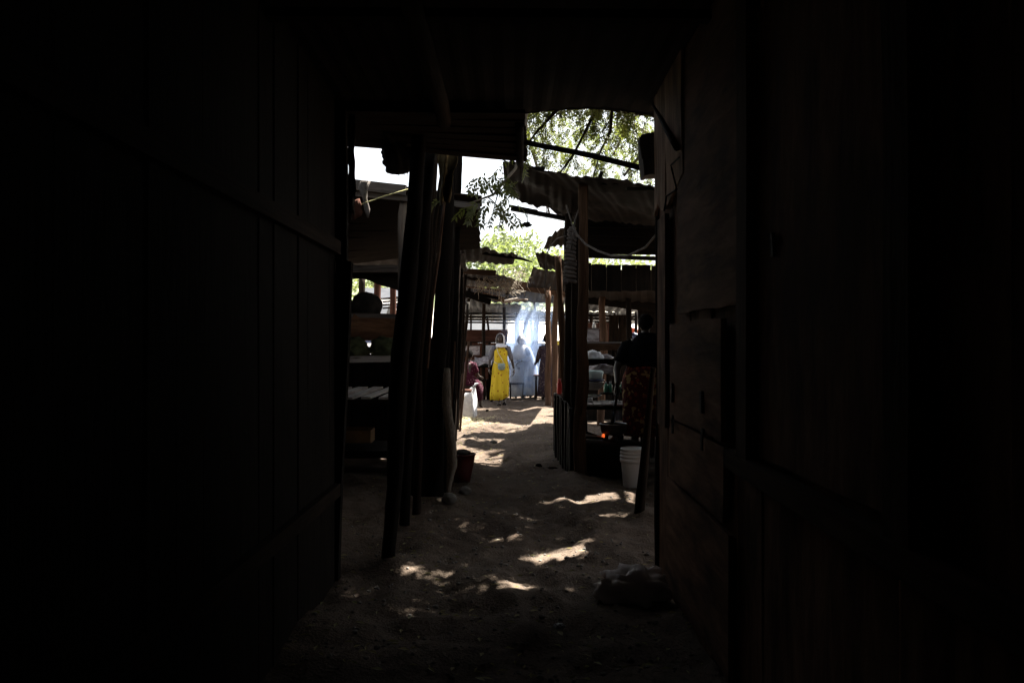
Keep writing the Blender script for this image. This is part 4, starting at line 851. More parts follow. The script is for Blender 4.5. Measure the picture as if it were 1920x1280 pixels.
# ------------------------------------------------------------------ people
def skin_graph(nodes, edges, root):
    """nodes: name -> (pos, radius); returns evaluated verts, faces of a continuous skin"""
    names = list(nodes); idx = {n: i for i, n in enumerate(names)}
    me = bpy.data.meshes.new("tmp"); me.from_pydata([V(nodes[n][0]) for n in names], [(idx[a], idx[b]) for a, b in edges], [])
    ob = bpy.data.objects.new("tmp", me); SC.collection.objects.link(ob)
    sk = ob.modifiers.new("s", 'SKIN'); sk.use_smooth_shade = True
    for i, n in enumerate(names):
        r = nodes[n][1]; r = r if isinstance(r, tuple) else (r, r)
        me.skin_vertices[0].data[i].radius = r; me.skin_vertices[0].data[i].use_root = (n == root)
    su = ob.modifiers.new("u", 'SUBSURF'); su.levels = 2; su.render_levels = 2
    dg = bpy.context.evaluated_depsgraph_get(); ev = ob.evaluated_get(dg); m2 = ev.to_mesh()
    vs = [v.co.copy() for v in m2.vertices]; fs = [tuple(p.vertices) for p in m2.polygons]
    ev.to_mesh_clear(); bpy.data.objects.remove(ob); bpy.data.meshes.remove(me)
    return vs, fs
def head(mb, c, yaw=0., s=1., pitch=0.):
    """head with face looking towards -Y when yaw = 0"""
    M3 = Matrix.Rotation(yaw, 3, 'Z') @ Matrix.Rotation(pitch, 3, 'X'); nu, nv = 28, 22; vs, fs = [], []
    for j in range(nv+1):
        ph = math.pi*j/nv
        for i in range(nu):
            th = 2*math.pi*i/nu; d = V((math.sin(th)*math.sin(ph), -math.cos(th)*math.sin(ph), math.cos(ph)))
            p = V((d.x*.075, d.y*.095, d.z*.115)); fr = max(0, -d.y)
            if p.z < 0: p.x *= 1+.35*p.z/.115*1.; p.y *= 1+.12*p.z/.115 if d.y > 0 else 1
            if d.y > 0 and p.z < -.02: p.y *= .75
            g = lambda x, z, sx, sz: math.exp(-((p.x-x)/sx)**2-((p.z-z)/sz)**2)*fr
            p.y -= .024*g(0, -.018, .013, .022)+.008*g(0, .01, .01, .02)+.010*g(0, -.058, .022, .010)+.008*g(0, -.095, .02, .015)
            p.y += .010*(g(.03, .012, .016, .012)+g(-.03, .012, .016, .012)); p.y -= .006*(g(.03, .035, .022, .01)+g(-.03, .035, .022, .01))
            vs.append(V(c)+M3@(p*s))
    for j in range(nv):
        for i in range(nu): i2 = (i+1) % nu; fs.append((j*nu+i, (j+1)*nu+i, (j+1)*nu+i2, j*nu+i2))
    mb.add(vs, fs)
    for sx in (-1, 1):
        mb.lump(V(c)+M3@V((sx*.078*s, .005, -.005*s)), (.010*s, .018*s, .030*s), .1, 2, 1)
    return M3
def hand(mb, wrist, d, side, palm_n, s=1., curl=.35):
    """hand hanging along d; side = thumb direction"""
    d, side, n = V(d).normalized(), V(side).normalized(), V(palm_n).normalized(); w_ = V(wrist)
    mb.rings([(w_, .022*s, .016*s, 0, 1, side, n), (w_+d*.03*s, .036*s, .015*s, 0, 1, side, n), (w_+d*.08*s, .040*s, .013*s, 0, 1, side, n), (w_+d*.095*s, .036*s, .011*s, 0, 1, side, n)], 12)
    for i, (o, L) in enumerate(((.028, .072), (.010, .082), (-.009, .076), (-.027, .058))):
        a = w_+d*.085*s+side*o*s; p = [a]; dd = d+side*o*1.5
        for k in range(3): dd = (dd.normalized()+n*curl).normalized(); p.append(p[-1]+dd*L*s*(.45, .32, .25)[k])
        mb.log(p, [.0088*s, .0085*s, .0078*s, .006*s], 7, 0, step=.03)
    a = w_+d*.025*s+side*.03*s; mb.log([a, a+(d*.6+side*.7+n*.2).normalized()*.04*s, a+(d*.6+side*.7+n*.2).normalized()*.04*s+(d+side*.2+n*.3).normalized()*.03*s], [.011*s, .0095*s, .007*s], 7, 0, step=.03)
def eyes(par, c, M3, s=1.):
    for sx in (-1, 1):
        o = MB().lump(V(c)+M3@V((sx*.030*s, -.077*s, .012*s)), (.012*s, .007*s, .007*s), 0, 2).build("eye", M['eye'], par)
M['eye'] = simple("eye_white", (.5, .45, .4), (.06, .03, .02), 60, .3, .5, 0)

def stand_person(name, base, k, label, pose, headyaw=0., headp=0.):
    """pose: dict of joints in local metres from base"""
    b = V(base); J = {n: (b+V(p), r) for n, (p, r) in pose.items()}
    ed = [("pelvis", "belly"), ("belly", "chest"), ("chest", "neck"), ("neck", "skull"), ("chest", "shl"), ("shl", "ell"), ("ell", "wrl"), ("chest", "shr"), ("shr", "elr"), ("elr", "wrr"),
          ("pelvis", "hpl"), ("hpl", "knl"), ("knl", "anl"), ("anl", "tol"), ("pelvis", "hpr"), ("hpr", "knr"), ("knr", "anr"), ("anr", "tor")]
    vs, fs = skin_graph(J, ed, "pelvis"); mb = MB(); mb.add(vs, fs)
    return b, J, mb

# -- woman in yellow, walking towards the viewer
Y = 19.1; bx_ = D(939, Y); base = V((bx_, Y, gz(bx_, Y)))
pose = dict(pelvis=((0, 0, .92), (.13, .10)), belly=((0, 0, 1.08), (.12, .09)), chest=((0, .0, 1.28), (.14, .10)), neck=((-.0, 0, 1.42), .05), skull=((-.0, -.01, 1.50), .06),
    shl=((.17, 0, 1.35), .052), ell=((.265, .03, 1.09), .04), wrl=((.315, -.02, .86), .024), shr=((-.17, 0, 1.35), .052), elr=((-.265, .04, 1.09), .04), wrr=((-.275, -.07, .88), .024),
    hpl=((.085, 0, .86), .08), knl=((.08, .05, .47), .055), anl=((.075, .12, .09), .035), tol=((.085, .0, .04), (.035, .025)),
    hpr=((-.085, 0, .86), .08), knr=((-.06, -.08, .47), .055), anr=((-.035, -.16, .08), .035), tor=((-.04, -.29, .035), (.035, .025)))
b, J, mb = stand_person("person", base, 1, "", pose)
hc = b+V((-.01, -.02, 1.575)); M3 = head(mb, hc, R(-14), 1.02, R(4))
hand(mb, J['wrl'][0]-V((0, 0, .01)), (.05, -.15, -1), (-.3, -1, 0), (-1, .2, 0)); hand(mb, J['wrr'][0]-V((0, 0, .01)), (.05, -.2, -1), (.2, -1, 0), (1, .2, 0))
pw = mb.build("person", M['skin']); T(pw, "woman in a long yellow dress and white headscarf walking up the alley", "person")
eyes(pw, hc, M3)
mb = MB(); mb.rings([(b+V((-.03, -.04, .13)), .20, .20, .22, 8), (b+V((-.025, -.035, .3)), .20, .185, .19, 8), (b+V((-.01, -.03, .6)), .198, .165, .13, 8), (b+V((0, -.01, .85)), .195, .15, .07, 8), (b+V((0, -.0, .98)), .178, .135, .03, 6), (b+V((0, -.0, 1.08)), .158, .122, .015, 7), (b+V((0, -.015, 1.20)), .162, .135, .01, 7), (b+V((0, -.01, 1.30)), .158, .118, .01, 7), (b+V((0, 0, 1.385)), .12, .08, 0, 7), (b+V((0, 0, 1.41)), .075, .06, 0, 7)], 72)
for i in range(72):
    x, y, z = mb.v[i]; mb.v[i] = (x, y, z+.10*max(0, (x-b.x)/.24)+.02*ns(i*.7))
mb.build("dress", M['yellow'], pw)
for s_, sh_, el, wr in ((1, 'shl', 'ell', 'wrl'), (-1, 'shr', 'elr', 'wrr')):
    a, e, w2 = J[sh_][0], J[el][0], J[wr][0]
    mb = MB(); mb.log([a+V((-s_*.05, .0, .035)), a+V((s_*.005, 0, .012)), a.lerp(e, .5), e.lerp(a, .08), e], [.055, .064, .058, .05, .047], 14, .08, step=.05); mb.build("sleeve", M['grey_cloth'], pw)
# scarf: hood open at the face plus drape
mb = MB(); Mz = M3
def hood(u, v):
    th = R(62)+u*R(236); ph = v*R(150)
    d = V((math.sin(th)*math.sin(ph), -math.cos(th)*math.sin(ph), math.cos(ph)))
    k = 1+.06*ns(u*9, v*5)
    p = V((d.x*.105, d.y*.125, d.z*.137+.004))*k
    if v > .7: p.x *= 1+(v-.7)*1.6; p.y *= 1+(v-.7)*.9; 
    return hc+Mz@p
mb.slab(hood, 34, 22, .006)
mb.rings([(hc+V((0, .0, -.10)), .085, .085, .06, 9), (hc+V((.01, .0, -.13)), .115, .10, .08, 9), (hc+V((.02, .0, -.16)), .135, .12, .10, 7), (hc+V((.03, -.0, -.19)), .15, .13, .10, 7), (hc+V((.03, 0, -.195)), .14, .12, .07, 7), (hc+V((.02, 0, -.16)), .11, .10)], 32, (False, False)); mb.build("headscarf", M['white_cloth'], pw)
mb = MB(); q = b+V((.02, -.185, .93)); mb.rings([(q+V((0, 0, -.085)), .05, .03), (q+V((0, 0, -.07)), .078, .042), (q, .088, .048), (q+V((0, 0, .06)), .082, .045), (q+V((0, 0, .075)), .07, .035)], 18); mb.slab(lambda u, v: q+V(((u-.5)*.165, -.046-.012*math.sin(u*3.14), .07-v*.085)), 8, 5, .006); mb.build("shoulder_bag", M['teal'], pw)
mb = MB(); mb.log([b+V((-.10, -.09, 1.385)), b+V((-.06, -.152, 1.25)), b+V((.03, -.155, 1.10)), b+V((.085, -.18, .98))], .009, 6, 0); mb.log([b+V((-.085, -.17, .99)), b+V((-.15, -.10, 1.03))], .008, 6, 0); mb.build("bag_strap", M['straw'], pw)
for n in ('tol', 'tor'):
    p = J[n][0]; mb = MB(); mb.board((p.x, p.y+.13, p.z-.028), (p.x, p.y-.07, p.z-.03), .085, .014, seg=5, ragged=.0); mb.log([(p.x-.04, p.y-.0, p.z-.02), (p.x, p.y-.02, p.z+.028), (p.x+.04, p.y, p.z-.02)], .008, 6, 0, step=.03); mb.build("sandal", M['black_cloth'], pw)

# -- the cook on the right, back to the viewer, stirring
Y = 9.75; cxp = D(1203, Y); base = V((cxp, Y, gz(cxp, Y)))
pose = dict(pelvis=((.02, 0, .98), (.17, .13)), belly=((.02, -.01, 1.14), (.155, .12)), chest=((.02, -.03, 1.34), (.17, .12)), neck=((.05, -.06, 1.52), .058), skull=((.06, -.08, 1.60), .06),
    shl=((-.17, -.04, 1.44), .066), ell=((-.325, -.16, 1.19), .047), wrl=((-.36, -.33, .955), .03), shr=((.2, -.04, 1.44), .066), elr=((.29, -.16, 1.2), .047), wrr=((.2, -.34, 1.06), .03),
    hpl=((-.09, 0, .90), .1), knl=((-.09, .0, .50), .065), anl=((-.09, .05, .09), .042), tol=((-.10, -.10, .04), (.04, .028)),
    hpr=((.11, 0, .90), .1), knr=((.11, 0, .50), .065), anr=((.12, .05, .09), .042), tor=((.13, -.1, .04), (.04, .028)))
# she faces away: mirror y so that she bends away over the pot
pose = {k: ((p[0], -p[1]*.6, p[2]), r) for k, (p, r) in pose.items()}
pose['shl'] = ((-.185, .03, 1.38), .066); pose['ell'] = ((-.305, -.02, 1.13), .047); pose['wrl'] = ((-.325, -.22, .93), .03)
b, J, mb = stand_person("person", base, 1, "", pose)
hc = b+V((.055, .06, 1.66)); M3 = head(mb, hc, R(165), 1.05, R(-10))
hand(mb, J['wrl'][0], (-.05, -.15, -1), (.8, -.5, 0), (-.3, -1, 0), 1.05, .8); hand(mb, J['wrr'][0], (0, .5, -1), (-1, 0, 0), (0, .2, -1), 1., .4)
pk = mb.build("person", M['skin']); T(pk, "cook in a black shirt and red and yellow printed skirt stirring a pot", "person")
mb = MB(); mb.lump(hc+V((0, -.02, .03)), (.092, .105, .10), .06, 4, 3, 3); mb.build("hair", M['hair'], pk)
mb = MB(); mb.rings([(b+V((.02, .0, 1.13)), .205, .165, .03, 5), (b+V((.02, 0, 1.25)), .20, .16, .02, 5), (b+V((.02, .01, 1.37)), .215, .155, .02, 5), (b+V((.03, .03, 1.45)), .215, .13, .01, 5, (1, 0, .22), (0, 1, 0)), (b+V((.05, .04, 1.52)), .14, .09, 0, 5, (1, 0, .22), (0, 1, 0)), (b+V((.045, .03, 1.56)), .07, .065, 0, 5)], 30)
for sh_, el in (('shl', 'ell'), ('shr', 'elr')):
    a, e = J[sh_][0], J[el][0]; d_ = (a-b-V((.02, 0, 1.44))); mb.log([a-d_*.4+V((0, 0, .01)), a, a.lerp(e, .45), a.lerp(e, .75)], [.075, .088, .080, .074], 14, .05, step=.05)
mb.build("shirt", M['black_cloth'], pk)
mb = MB(); mb.rings([(b+V((.03, .02, .30)), .25, .19, .05, 6), (b+V((.03, .02, .45)), .255, .20, .05, 6), (b+V((.03, .01, .70)), .26, .21, .03, 6), (b+V((.02, .0, .92)), .265, .22, .02, 6), (b+V((.02, 0, 1.03)), .245, .20, .02, 6), (b+V((.02, 0, 1.12)), .21, .172, .02, 6), (b+V((.02, 0, 1.16)), .198, .16, .02, 6)], 36); mb.build("skirt", M['kitenge'], pk)
hp = J['wrl'][0]+V((0.0, -.03, -.09))
o = MB().log([hp+V((-.01, .02, .1)), hp, V((D(1146, 9.2), 9.2, .50))], [.012, .013, .02], 8, .1).build("stirring_stick", M['sooty']); T(o, "long dark stirring stick in the cook's hand reaching into the pot", "stick")

# -- seated woman in maroon dots at the left
def seated(px, Y, seat, label, m, face, hairm='hair', scarf=None, s=1.):
    x = D(px, Y); b = V((x, Y, seat-.0)); f = V((math.sin(face), -math.cos(face), 0)); r = V((math.cos(face), math.sin(face), 0))
    L = lambda a, c, z: (a*r+c*f+V((0, 0, z)))*s
    pose = dict(pelvis=(L(0, 0, .10), (.13, .11)), belly=(L(0, .02, .25), (.12, .10)), chest=(L(0, .05, .42), (.13, .10)), neck=(L(0, .08, .56), .045), skull=(L(0, .10, .63), .055),
        shl=(L(.16, .05, .49), .05), ell=(L(.2, .12, .27), .038), wrl=(L(.12, .33, .22), .026), shr=(L(-.16, .05, .49), .05), elr=(L(-.2, .12, .27), .038), wrr=(L(-.12, .33, .22), .026),
        hpl=(L(.08, .06, .08), .08), knl=(L(.10, .42, .08), .055), anl=(L(.10, .40, -seat+.08 if seat < .6 else -.36), .035), tol=(L(.1, .5, -seat+.03 if seat < .6 else -.40), (.035, .025)),
        hpr=(L(-.08, .06, .08), .08), knr=(L(-.10, .42, .08), .055), anr=(L(-.10, .40, -seat+.08 if seat < .6 else -.36), .035), tor=(L(-.1, .5, -seat+.03 if seat < .6 else -.40), (.035, .025)))
    bb, J, mb = stand_person("person", b, 1, "", pose)
    hc = b+L(0, .11, .70); M3 = head(mb, hc, face, s)
    for w_, q in (('wrl', 1), ('wrr', -1)): hand(mb, J[w_][0], f+V((0, 0, -.2)), r*-q, V((0, 0, -1)), s, .4)
    p = mb.build("person", M['skin']); T(p, label, "person")
    mb = MB(); mb.rings([(b+L(0, .22, -.30), .24, .24, .08, 7), (b+L(0, .20, .0), .25, .28, .05, 7), (b+L(0, .12, .12), .22, .24, .03, 7), (b+L(0, .03, .24), .16, .13, .02, 7), (b+L(0, .05, .40), .165, .125, .02, 7), (b+L(0, .06, .50), .16, .10, 0, 7), (b+L(0, .07, .56), .07, .06, 0, 7)], 32)
    for sh_, el in (('shl', 'ell'), ('shr', 'elr')):
        a, e = J[sh_][0], J[el][0]; mb.log([a+(b+L(0, .05, .49)-a)*.3, a, a.lerp(e, .8)], [.06, .068, .06], 12, .06, step=.05)
    mb.build("dress", M[m], p)
    if scarf:
        mb = MB(); mb.lump(hc+V((0, .0, .02))-f*.025, (.105, .115, .125), .06, 4, 3, 2); mb.rings([(hc-f*.01+V((0, 0, -.06)), .09, .10, .08), (hc+V((0, 0, -.16)), .15, .13, .08), (hc+V((0, 0, -.30)), .21, .17, .08)], 24, (False, False)); mb.build("headscarf", M[scarf], p)
    else: mb = MB(); mb.lump(hc+V((0, 0, .03))-f*.022, (.09, .10, .10), .06, 4, 3, 3); mb.build("hair", M['hair'], p)
    return p
seated(875, 17.2, .52, "woman in a maroon white dotted dress seated among the left poles", 'polka', R(150), s=.98)
o = thing("stool", (D(875, 17.2), 17.15, 0), "low dark stool under the woman in maroon dots", "stool")
MB().lathe((D(875, 17.2), 17.18, .50), [(.15, 0), (.16, .01), (.16, .045), (.14, .05)], 18).build("seat", M['dark'], o)
for a in (45, 135, 225, 315): MB().log([(D(875, 17.2)+.12*math.cos(R(a)), 17.18+.12*math.sin(R(a)), -.02), (D(875, 17.2)+.10*math.cos(R(a)), 17.18+.1*math.sin(R(a)), .5)], .018, 6).build("leg", M['dark'], o)
# -- woman in dark flowered dress standing on the right behind the posts
def robed(px, Y, label, m, face, scarf, hscale=1., lean=0., arms=.25):
    x = D(px, Y); b = V((x, Y, gz(x, Y))); s = hscale; f = V((math.sin(face), -math.cos(face), 0)); r = V((math.cos(face), math.sin(face), 0))
    L = lambda a, c, z: (a*r+(c+lean*max(0, z-.9))*f+V((0, 0, z-lean*.25*max(0, z-.9))))*s
    pose = dict(pelvis=(L(0, 0, .92), (.13, .10)), belly=(L(0, 0, 1.08), (.12, .09)), chest=(L(0, 0, 1.28), (.14, .10)), neck=(L(0, .02, 1.42), .05), skull=(L(0, .03, 1.5), .06),
        shl=(L(.17, 0, 1.35), .052), ell=(L(.22, .08, 1.1), .04), wrl=(L(.16, .08+arms, .98), .026), shr=(L(-.17, 0, 1.35), .052), elr=(L(-.22, .08, 1.1), .04), wrr=(L(-.16, .08+arms, .98), .026),
        hpl=(L(.085, 0, .86), .08), knl=(L(.09, .0, .47), .055), anl=(L(.09, -.03, .09), .035), tol=(L(.1, .1, .04), (.035, .025)),
        hpr=(L(-.085, 0, .86), .08), knr=(L(-.09, .0, .47), .055), anr=(L(-.09, -.03, .09), .035), tor=(L(-.1, .1, .04), (.035, .025)))
    bb, J, mb = stand_person("person", b, 1, "", pose); hc = b+L(0, .05, 1.58); M3 = head(mb, hc, face, s)
    for w_, q in (('wrl', 1), ('wrr', -1)): hand(mb, J[w_][0], f+V((0, 0, -.4)), r*-q, V((0, 0, -1)), s, .4)
    p = mb.build("person", M['skin']); T(p, label, "person")
    mb = MB(); mb.rings([(b+L(0, 0, .08), .26, .22, .08, 7, r, f), (b+L(0, 0, .4), .235, .19, .06, 7, r, f), (b+L(0, 0, .8), .21, .17, .04, 7, r, f), (b+L(0, 0, 1.05), .18, .14, .02, 7, r, f), (b+L(0, 0, 1.28), .185, .13, .02, 7, r, f), (b+L(0, 0, 1.38), .15, .10, 0, 7, r, f), (b+L(0, .01, 1.42), .07, .06, 0, 7, r, f)], 34)
    for sh_, el, wr in (('shl', 'ell', 'wrl'), ('shr', 'elr', 'wrr')):
        a, e, w2 = J[sh_][0], J[el][0], J[wr][0]; mb.log([a+(b+L(0, 0, 1.35)-a)*.3, a, e, e.lerp(w2, .8)], [.06, .07, .06, .055], 12, .06, step=.06)
    mb.build("robe" if scarf else "dress", M[m], p)
    if scarf:
        def hd(u, v):
            th = R(48)+u*R(264); ph = v*R(150); d = V((math.sin(th)*math.sin(ph), -math.cos(th)*math.sin(ph), math.cos(ph))); q = V((d.x*.105, d.y*.125, d.z*.138+.004))*(1+.05*ns(u*9, v*5))
            return hc+M3@q
        mb = MB(); mb.slab(hd, 30, 18, .006); mb.rings([(hc+V((0, 0, -.09)), .09, .09, .06, 9), (hc+V((0, 0, -.17)), .16, .14, .07, 9), (hc+V((0, 0, -.34)), .23, .19, .07, 9), (hc+V((0, 0, -.5)), .25, .2, .07, 9), (hc+V((0, 0, -.48)), .2, .16)], 30, (False, False)); mb.build("headscarf", M[scarf], p)
    else: mb = MB(); mb.lump(hc+V((0, 0, .03))-f*.022, (.09, .10, .10), .06, 4, 3, 3); mb.build("hair", M['hair'], p)
    return p
robed(1026, 20.3, "woman in a dark flowered dress half hidden behind the thin right posts", 'flower', R(200), None, .97)
robed(996, 21.3, "person in a pale blue robe and white headscarf leaning over in the smoke", 'bluewhite', R(-70), 'white_cloth', 1.0, .35)
robed(972, 21.6, "person in a white robe and headscarf standing deep in the smoke", 'bright_cloth', R(20), 'bright_cloth', .9)
# crate in the smoke
cr = thing("milk_crate", P(969, 716, 21.4), "small white slotted crate at the feet of the smoky figures", "crate")
c = P(969, 717, 21.4); mb = MB()
for i in range(4):
    z = .02+i*.05
    for s_ in (-1, 1): mb.board(c+V((-.15, s_*.11, z)), c+V((.15, s_*.11, z)), .012, .03, seg=2, ragged=0); mb.board(c+V((s_*.15, -.11, z)), c+V((s_*.15, .11, z)), .012, .03, seg=2, ragged=0)
for i in range(6): mb.board(c+V((-.15+i*.06, -.12, 0)), c+V((-.15+i*.06, -.12, .19)), .014, .012, (0, 1, 0), seg=2, ragged=0)
mb.build("slotted_sides", M['white_sack'], cr, False)
MB().board(c+V((-.15, 0, .0)), c+V((.15, 0, .0)), .22, .012, seg=2, ragged=0).build("base", M['white_sack'], cr, False)
mb = MB(); mb.board(c+V((-.2, 0, -.025)), c+V((.2, 0, -.025)), .3, .04, seg=3); o = mb.build("low_platform", M['dark'], None, False); T(o, "low dark plank bench under the white crate", "bench")
for sx in (-.17, .17):
    for sy in (-.1, .1): q = MB(); q.board(c+V((sx, sy, -.045)), V((c.x+sx, c.y+sy, -.03)), .04, .04, (0, 1, 0)); q.build("leg", M['dark'], o, False)

# ------------------------------------------------------------------ smoke and steam
SMOKE = 1.1
def puff(name, loc, sc, label, dens):
    global SMOKE
    import bmesh
    SMOKE = dens; bm = bmesh.new(); bmesh.ops.create_icosphere(bm, subdivisions=3, radius=1); me = bpy.data.meshes.new(name); bm.to_mesh(me); bm.free()
    me.materials.append(smokemat()); o = bpy.data.objects.new(name, me); SC.collection.objects.link(o); o.location = loc; o.scale = sc
    return T(o, label, "smoke", kind="stuff")
puff("smoke", P(982, 660, 21.3), (.80, 1.2, 1.45), "white blue smoke rising in the sunlight at the end of the alley", 2.6)
puff("smoke", P(990, 590, 21.8), (1.2, 1.9, .8), "thin blue smoke drifting under the far shed roof", .3)
puff("steam", P(1158, 780, 9.25), (.08, .08, .12), "faint steam over the cook's black pot", 3.)

# ------------------------------------------------------------------ trees
def leaflet(mb, p, d, n, L, W_, gseed):
    s = d.cross(n).normalized(); q = (gseed, gseed*.7, gseed*1.3)
    vs = [p, p+d*L*.35+s*W_, p+d*L+n*L*-.08, p+d*L*.35-s*W_]
    mb.add(vs, [(0, 1, 2, 3)], [q]*4)
def low(p):
    px, py = 960+p.x/p.y*FPX, 640-(p.z-CAMH)/p.y*FPX
    return (px < 985 and py > 285) or (px < 1062 and py > 372)
def compound(mb, wm, p, d, L=.24, n=8, ll=.055, lw=.009):
    """pinnate leaf: drooping rachis with paired leaflets"""
    g = V((0, 0, -1)); gs = random.random()*30; side = d.cross(g); side = side.normalized() if side.length > .01 else V((1, 0, 0)); side = (side+V((random.gauss(0, .5), random.gauss(0, .5), random.gauss(0, .4)))).normalized()
    q = V(p); dd = V(d).normalized(); pts = [q.copy()]
    for i in range(n):
        dd = (dd+g*.13).normalized(); q = q+dd*L/n; pts.append(q.copy())
        nn = dd.cross(side).normalized()
        for s_ in (-1, 1):
            ld = (side*s_*.8+dd*.6+g*.25+V((random.gauss(0, .15), random.gauss(0, .15), random.gauss(0, .15)))).normalized()
            leaflet(mb, q, ld, nn, ll*random.uniform(.8, 1.15), lw*random.uniform(.8, 1.2), gs)
    leaflet(mb, q, dd, dd.cross(side).normalized(), ll, lw, gs)
random.seed(77)
tr = thing("overhanging_tree", (3.6, 12.0, 0), "tree with fine feathery leaves drooping over the right stall roof", "tree")
MB().log([(3.6, 12, -.2), (3.5, 11.9, 1.8), (3.3, 11.6, 3.4), (2.9, 11.2, 4.6), (2.2, 10.6, 6.2)], [.24, .2, .17, .13, .08], 14, .15).build("trunk", M['bark'], tr)
limbs = [[(3.3, 11.6, 3.4), (2.6, 10.9, 4.5), (P(1120, 202, 10.0)), (P(1075, 290, 9.9)), (P(1038, 340, 9.9))],
         [(2.9, 11.2, 4.6), (2.0, 9.9, 5.0), P(1148, 195, 9.8), P(1145, 245, 9.8), P(1118, 300, 9.8)],
         [(2.6, 10.9, 4.5), (1.4, 10.2, 5.0), P(1050, 200, 10.2), P(1008, 245, 10.1), P(985, 275, 10.0)],
         [(2.2, 10.6, 6.2), (1.0, 9.0, 6.0), (.2, 7.6, 5.0), P(985, 240, 7.3), P(968, 315, 7.2), P(925, 365, 7.1), P(875, 383, 7.0)],
         [(2.2, 10.6, 6.2), (2.6, 9.0, 6.4), (2.4, 7.6, 6.0), (2.0, 6.6, 5.6)], [(2.9, 11.2, 4.6), (3.2, 9.6, 5.4), (3.2, 8.0, 5.2), (2.9, 6.8, 4.8)],
         [(2.2, 10.6, 6.2), (1.2, 11.6, 6.0), (.2, 12.6, 5.0), P(1030, 400, 12.9)], [(2.9, 11.2, 4.6), (2.4, 12.2, 5.2), (1.6, 13.2, 5.0)],
         [(3.3, 11.6, 3.4), (3.0, 12.6, 4.3), P(1180, 230, 12.5), P(1150, 290, 12.4)], [(3.3, 11.6, 3.4), (2.9, 10.6, 4.0), P(1225, 260, 10.4), P(1170, 330, 10.4)]]
random.seed(5)
lm = MB(); lf = MB(); ends = []
for li, L in enumerate(limbs):
    L = [V(p) for p in L]; r0 = .06 if li in (3, 4, 5, 6, 7) else .05
    rr = [r0*(1-.75*i/(len(L)-1)) for i in range(len(L))]
    if li in (0, 1, 2, 8, 9): rr = [.05, .04, .022, .016, .008][:len(L)]
    if li == 3: rr = [.06, .045, .035, .02, .014, .012, .005]
    MB().log(L, rr, 8, .18).build("limb", M['bark'] if li > 2 else M['dark'], tr)
    for i in range(len(L)-1):
        seg = (L[i+1]-L[i]); n = int(seg.length*(7 if li != 3 else 5))
        for k in range(n):
            if i == 0 and li != 3: continue
            p = L[i]+seg*random.random(); d = (seg.normalized()*.5+V((random.gauss(0, 1), random.gauss(0, 1), random.gauss(-.3, .6)))).normalized(); ln = random.uniform(.25, .8)*(.5 if li == 3 else 1)
            pts = [p, p+d*ln*.5, p+d*ln+V((0, 0, -.12*ln))]
            lm.log(pts, [.008, .005, .003], 5, .2, False, step=.15); ends.append((pts, li))
lm.build("twigs", M['dark'], tr)["kind"] = "stuff"
for pts, li in ends:
    for k in range(random.randint(4, 7)):
        t_ = random.random(); p = pts[0].lerp(pts[2], t_)
        if low(p+V((0, 0, -.15))) and (li != 3 or random.random() < .75): continue
        d = V((random.gauss(0, 1), random.gauss(0, 1), random.gauss(-.5, .5))).normalized()
        compound(lf, None, p, d, random.uniform(.16, .28), 7, .055, .009)
# extra foliage volume seen behind the right roof and over the mouth of the passage
KX, KY = S.x/S.z, S.y/S.z
LIT = [((.40, 5.84), (.30, .20)), ((.60, 7.5), (.34, .17)), ((1.05, 7.55), (.38, .18)), ((-.66, 5.12), (.17, .05)), ((-.15, 4.92), (.32, .06)), ((.36, 4.93), (.10, .035)),
       ((-.12, 6.25), (.13, .05)), ((.0, 7.0), (.2, .04)), ((-.35, 6.7), (.09, .04)), ((.85, 6.95), (.08, .04)), ((-.62, 8.2), (.1, .06))]
def gap(p, k=1.):  # leaves are left out along these sun rays to place the ground patches
    gx, gy = p.x-p.z*KX, p.y-p.z*KY
    for (c, r) in LIT:
        if ((gx-c[0])/(r[0]+.10*k))**2+((gy-c[1])/(r[1]+.09*k))**2 < 1: return True
    return False
vols = [((1.25, 10.5, 4.6), (.9, 1.3, .6), 520), ((.75, 12.5, 4.9), (.9, 1.4, .7), 480), ((2.0, 14.0, 4.6), (1.6, 1.2, 1.0), 900), ((.25, 10.2, 4.5), (.3, .8, .4), 60), ((.35, 14, 4.3), (.5, 1., .3), 50), ((1.5, 17, 5.8), (2, 2, 1.0), 200)]
for c, s_, n in vols:
    for i in range(n):
        p = V(c)+V((random.gauss(0, s_[0]*.6), random.gauss(0, s_[1]*.6), random.gauss(0, s_[2]*.6)))
        if ns(p.x*1.1, p.y*1.1, p.z*1.1+5) < -.08 or gap(p, .1) or low(p+V((0, 0, -.15))): continue
        d = V((random.gauss(0, 1), random.gauss(0, 1), random.gauss(-.4, .5))).normalized(); compound(lf, None, p, d, random.uniform(.16, .3), 7, .06, .010)
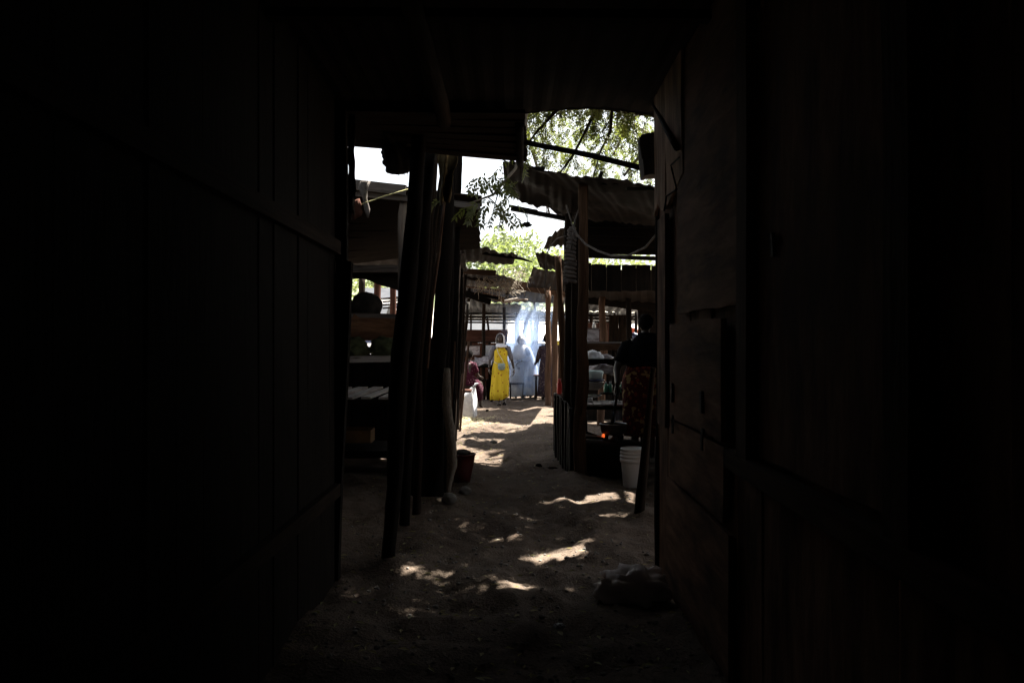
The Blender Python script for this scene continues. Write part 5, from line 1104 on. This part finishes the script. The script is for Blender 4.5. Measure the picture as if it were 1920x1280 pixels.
# unseen foliage added over the passage mouth to shade it; gaps shaped for sun flecks
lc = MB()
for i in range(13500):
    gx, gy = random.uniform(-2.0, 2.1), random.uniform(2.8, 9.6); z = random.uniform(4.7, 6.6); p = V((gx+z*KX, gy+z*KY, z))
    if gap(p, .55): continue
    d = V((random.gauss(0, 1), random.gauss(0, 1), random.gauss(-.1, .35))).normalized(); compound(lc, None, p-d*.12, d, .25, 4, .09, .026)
for i in range(2600):  # more added foliage blocking the sky
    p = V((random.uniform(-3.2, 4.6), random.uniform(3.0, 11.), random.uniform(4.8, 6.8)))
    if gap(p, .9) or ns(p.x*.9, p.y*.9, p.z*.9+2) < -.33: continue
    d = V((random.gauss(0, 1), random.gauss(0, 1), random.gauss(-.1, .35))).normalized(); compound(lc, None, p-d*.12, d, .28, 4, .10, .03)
for i in range(2600):  # foliage added out of view to darken the ground on the left
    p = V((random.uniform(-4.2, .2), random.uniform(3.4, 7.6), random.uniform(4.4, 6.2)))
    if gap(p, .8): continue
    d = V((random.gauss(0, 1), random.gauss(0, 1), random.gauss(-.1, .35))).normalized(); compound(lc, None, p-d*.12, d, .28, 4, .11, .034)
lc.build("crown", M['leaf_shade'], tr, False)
# sprigs against the sky on the left
for px, py, Y in ((905, 325, 7.0), (920, 330, 7.1), (935, 320, 7.1), (915, 345, 7.0), (945, 345, 7.1), (910, 372, 7.0), (905, 385, 6.9), (830, 372, 6.8), (893, 378, 6.9), (888, 386, 6.9), (950, 370, 7.3), (955, 395, 7.5), (940, 400, 7.5), (930, 352, 7.1), (900, 330, 7.0), (950, 330, 7.2), (960, 380, 7.6)):
    for k in range(2): compound(lf, None, P(px+random.uniform(-6, 6), py, Y), V((random.gauss(0, .7), random.gauss(0, .5), -.4)).normalized(), .16, 5, .07, .013)
lf.build("crown", M['leaf'], tr, False)

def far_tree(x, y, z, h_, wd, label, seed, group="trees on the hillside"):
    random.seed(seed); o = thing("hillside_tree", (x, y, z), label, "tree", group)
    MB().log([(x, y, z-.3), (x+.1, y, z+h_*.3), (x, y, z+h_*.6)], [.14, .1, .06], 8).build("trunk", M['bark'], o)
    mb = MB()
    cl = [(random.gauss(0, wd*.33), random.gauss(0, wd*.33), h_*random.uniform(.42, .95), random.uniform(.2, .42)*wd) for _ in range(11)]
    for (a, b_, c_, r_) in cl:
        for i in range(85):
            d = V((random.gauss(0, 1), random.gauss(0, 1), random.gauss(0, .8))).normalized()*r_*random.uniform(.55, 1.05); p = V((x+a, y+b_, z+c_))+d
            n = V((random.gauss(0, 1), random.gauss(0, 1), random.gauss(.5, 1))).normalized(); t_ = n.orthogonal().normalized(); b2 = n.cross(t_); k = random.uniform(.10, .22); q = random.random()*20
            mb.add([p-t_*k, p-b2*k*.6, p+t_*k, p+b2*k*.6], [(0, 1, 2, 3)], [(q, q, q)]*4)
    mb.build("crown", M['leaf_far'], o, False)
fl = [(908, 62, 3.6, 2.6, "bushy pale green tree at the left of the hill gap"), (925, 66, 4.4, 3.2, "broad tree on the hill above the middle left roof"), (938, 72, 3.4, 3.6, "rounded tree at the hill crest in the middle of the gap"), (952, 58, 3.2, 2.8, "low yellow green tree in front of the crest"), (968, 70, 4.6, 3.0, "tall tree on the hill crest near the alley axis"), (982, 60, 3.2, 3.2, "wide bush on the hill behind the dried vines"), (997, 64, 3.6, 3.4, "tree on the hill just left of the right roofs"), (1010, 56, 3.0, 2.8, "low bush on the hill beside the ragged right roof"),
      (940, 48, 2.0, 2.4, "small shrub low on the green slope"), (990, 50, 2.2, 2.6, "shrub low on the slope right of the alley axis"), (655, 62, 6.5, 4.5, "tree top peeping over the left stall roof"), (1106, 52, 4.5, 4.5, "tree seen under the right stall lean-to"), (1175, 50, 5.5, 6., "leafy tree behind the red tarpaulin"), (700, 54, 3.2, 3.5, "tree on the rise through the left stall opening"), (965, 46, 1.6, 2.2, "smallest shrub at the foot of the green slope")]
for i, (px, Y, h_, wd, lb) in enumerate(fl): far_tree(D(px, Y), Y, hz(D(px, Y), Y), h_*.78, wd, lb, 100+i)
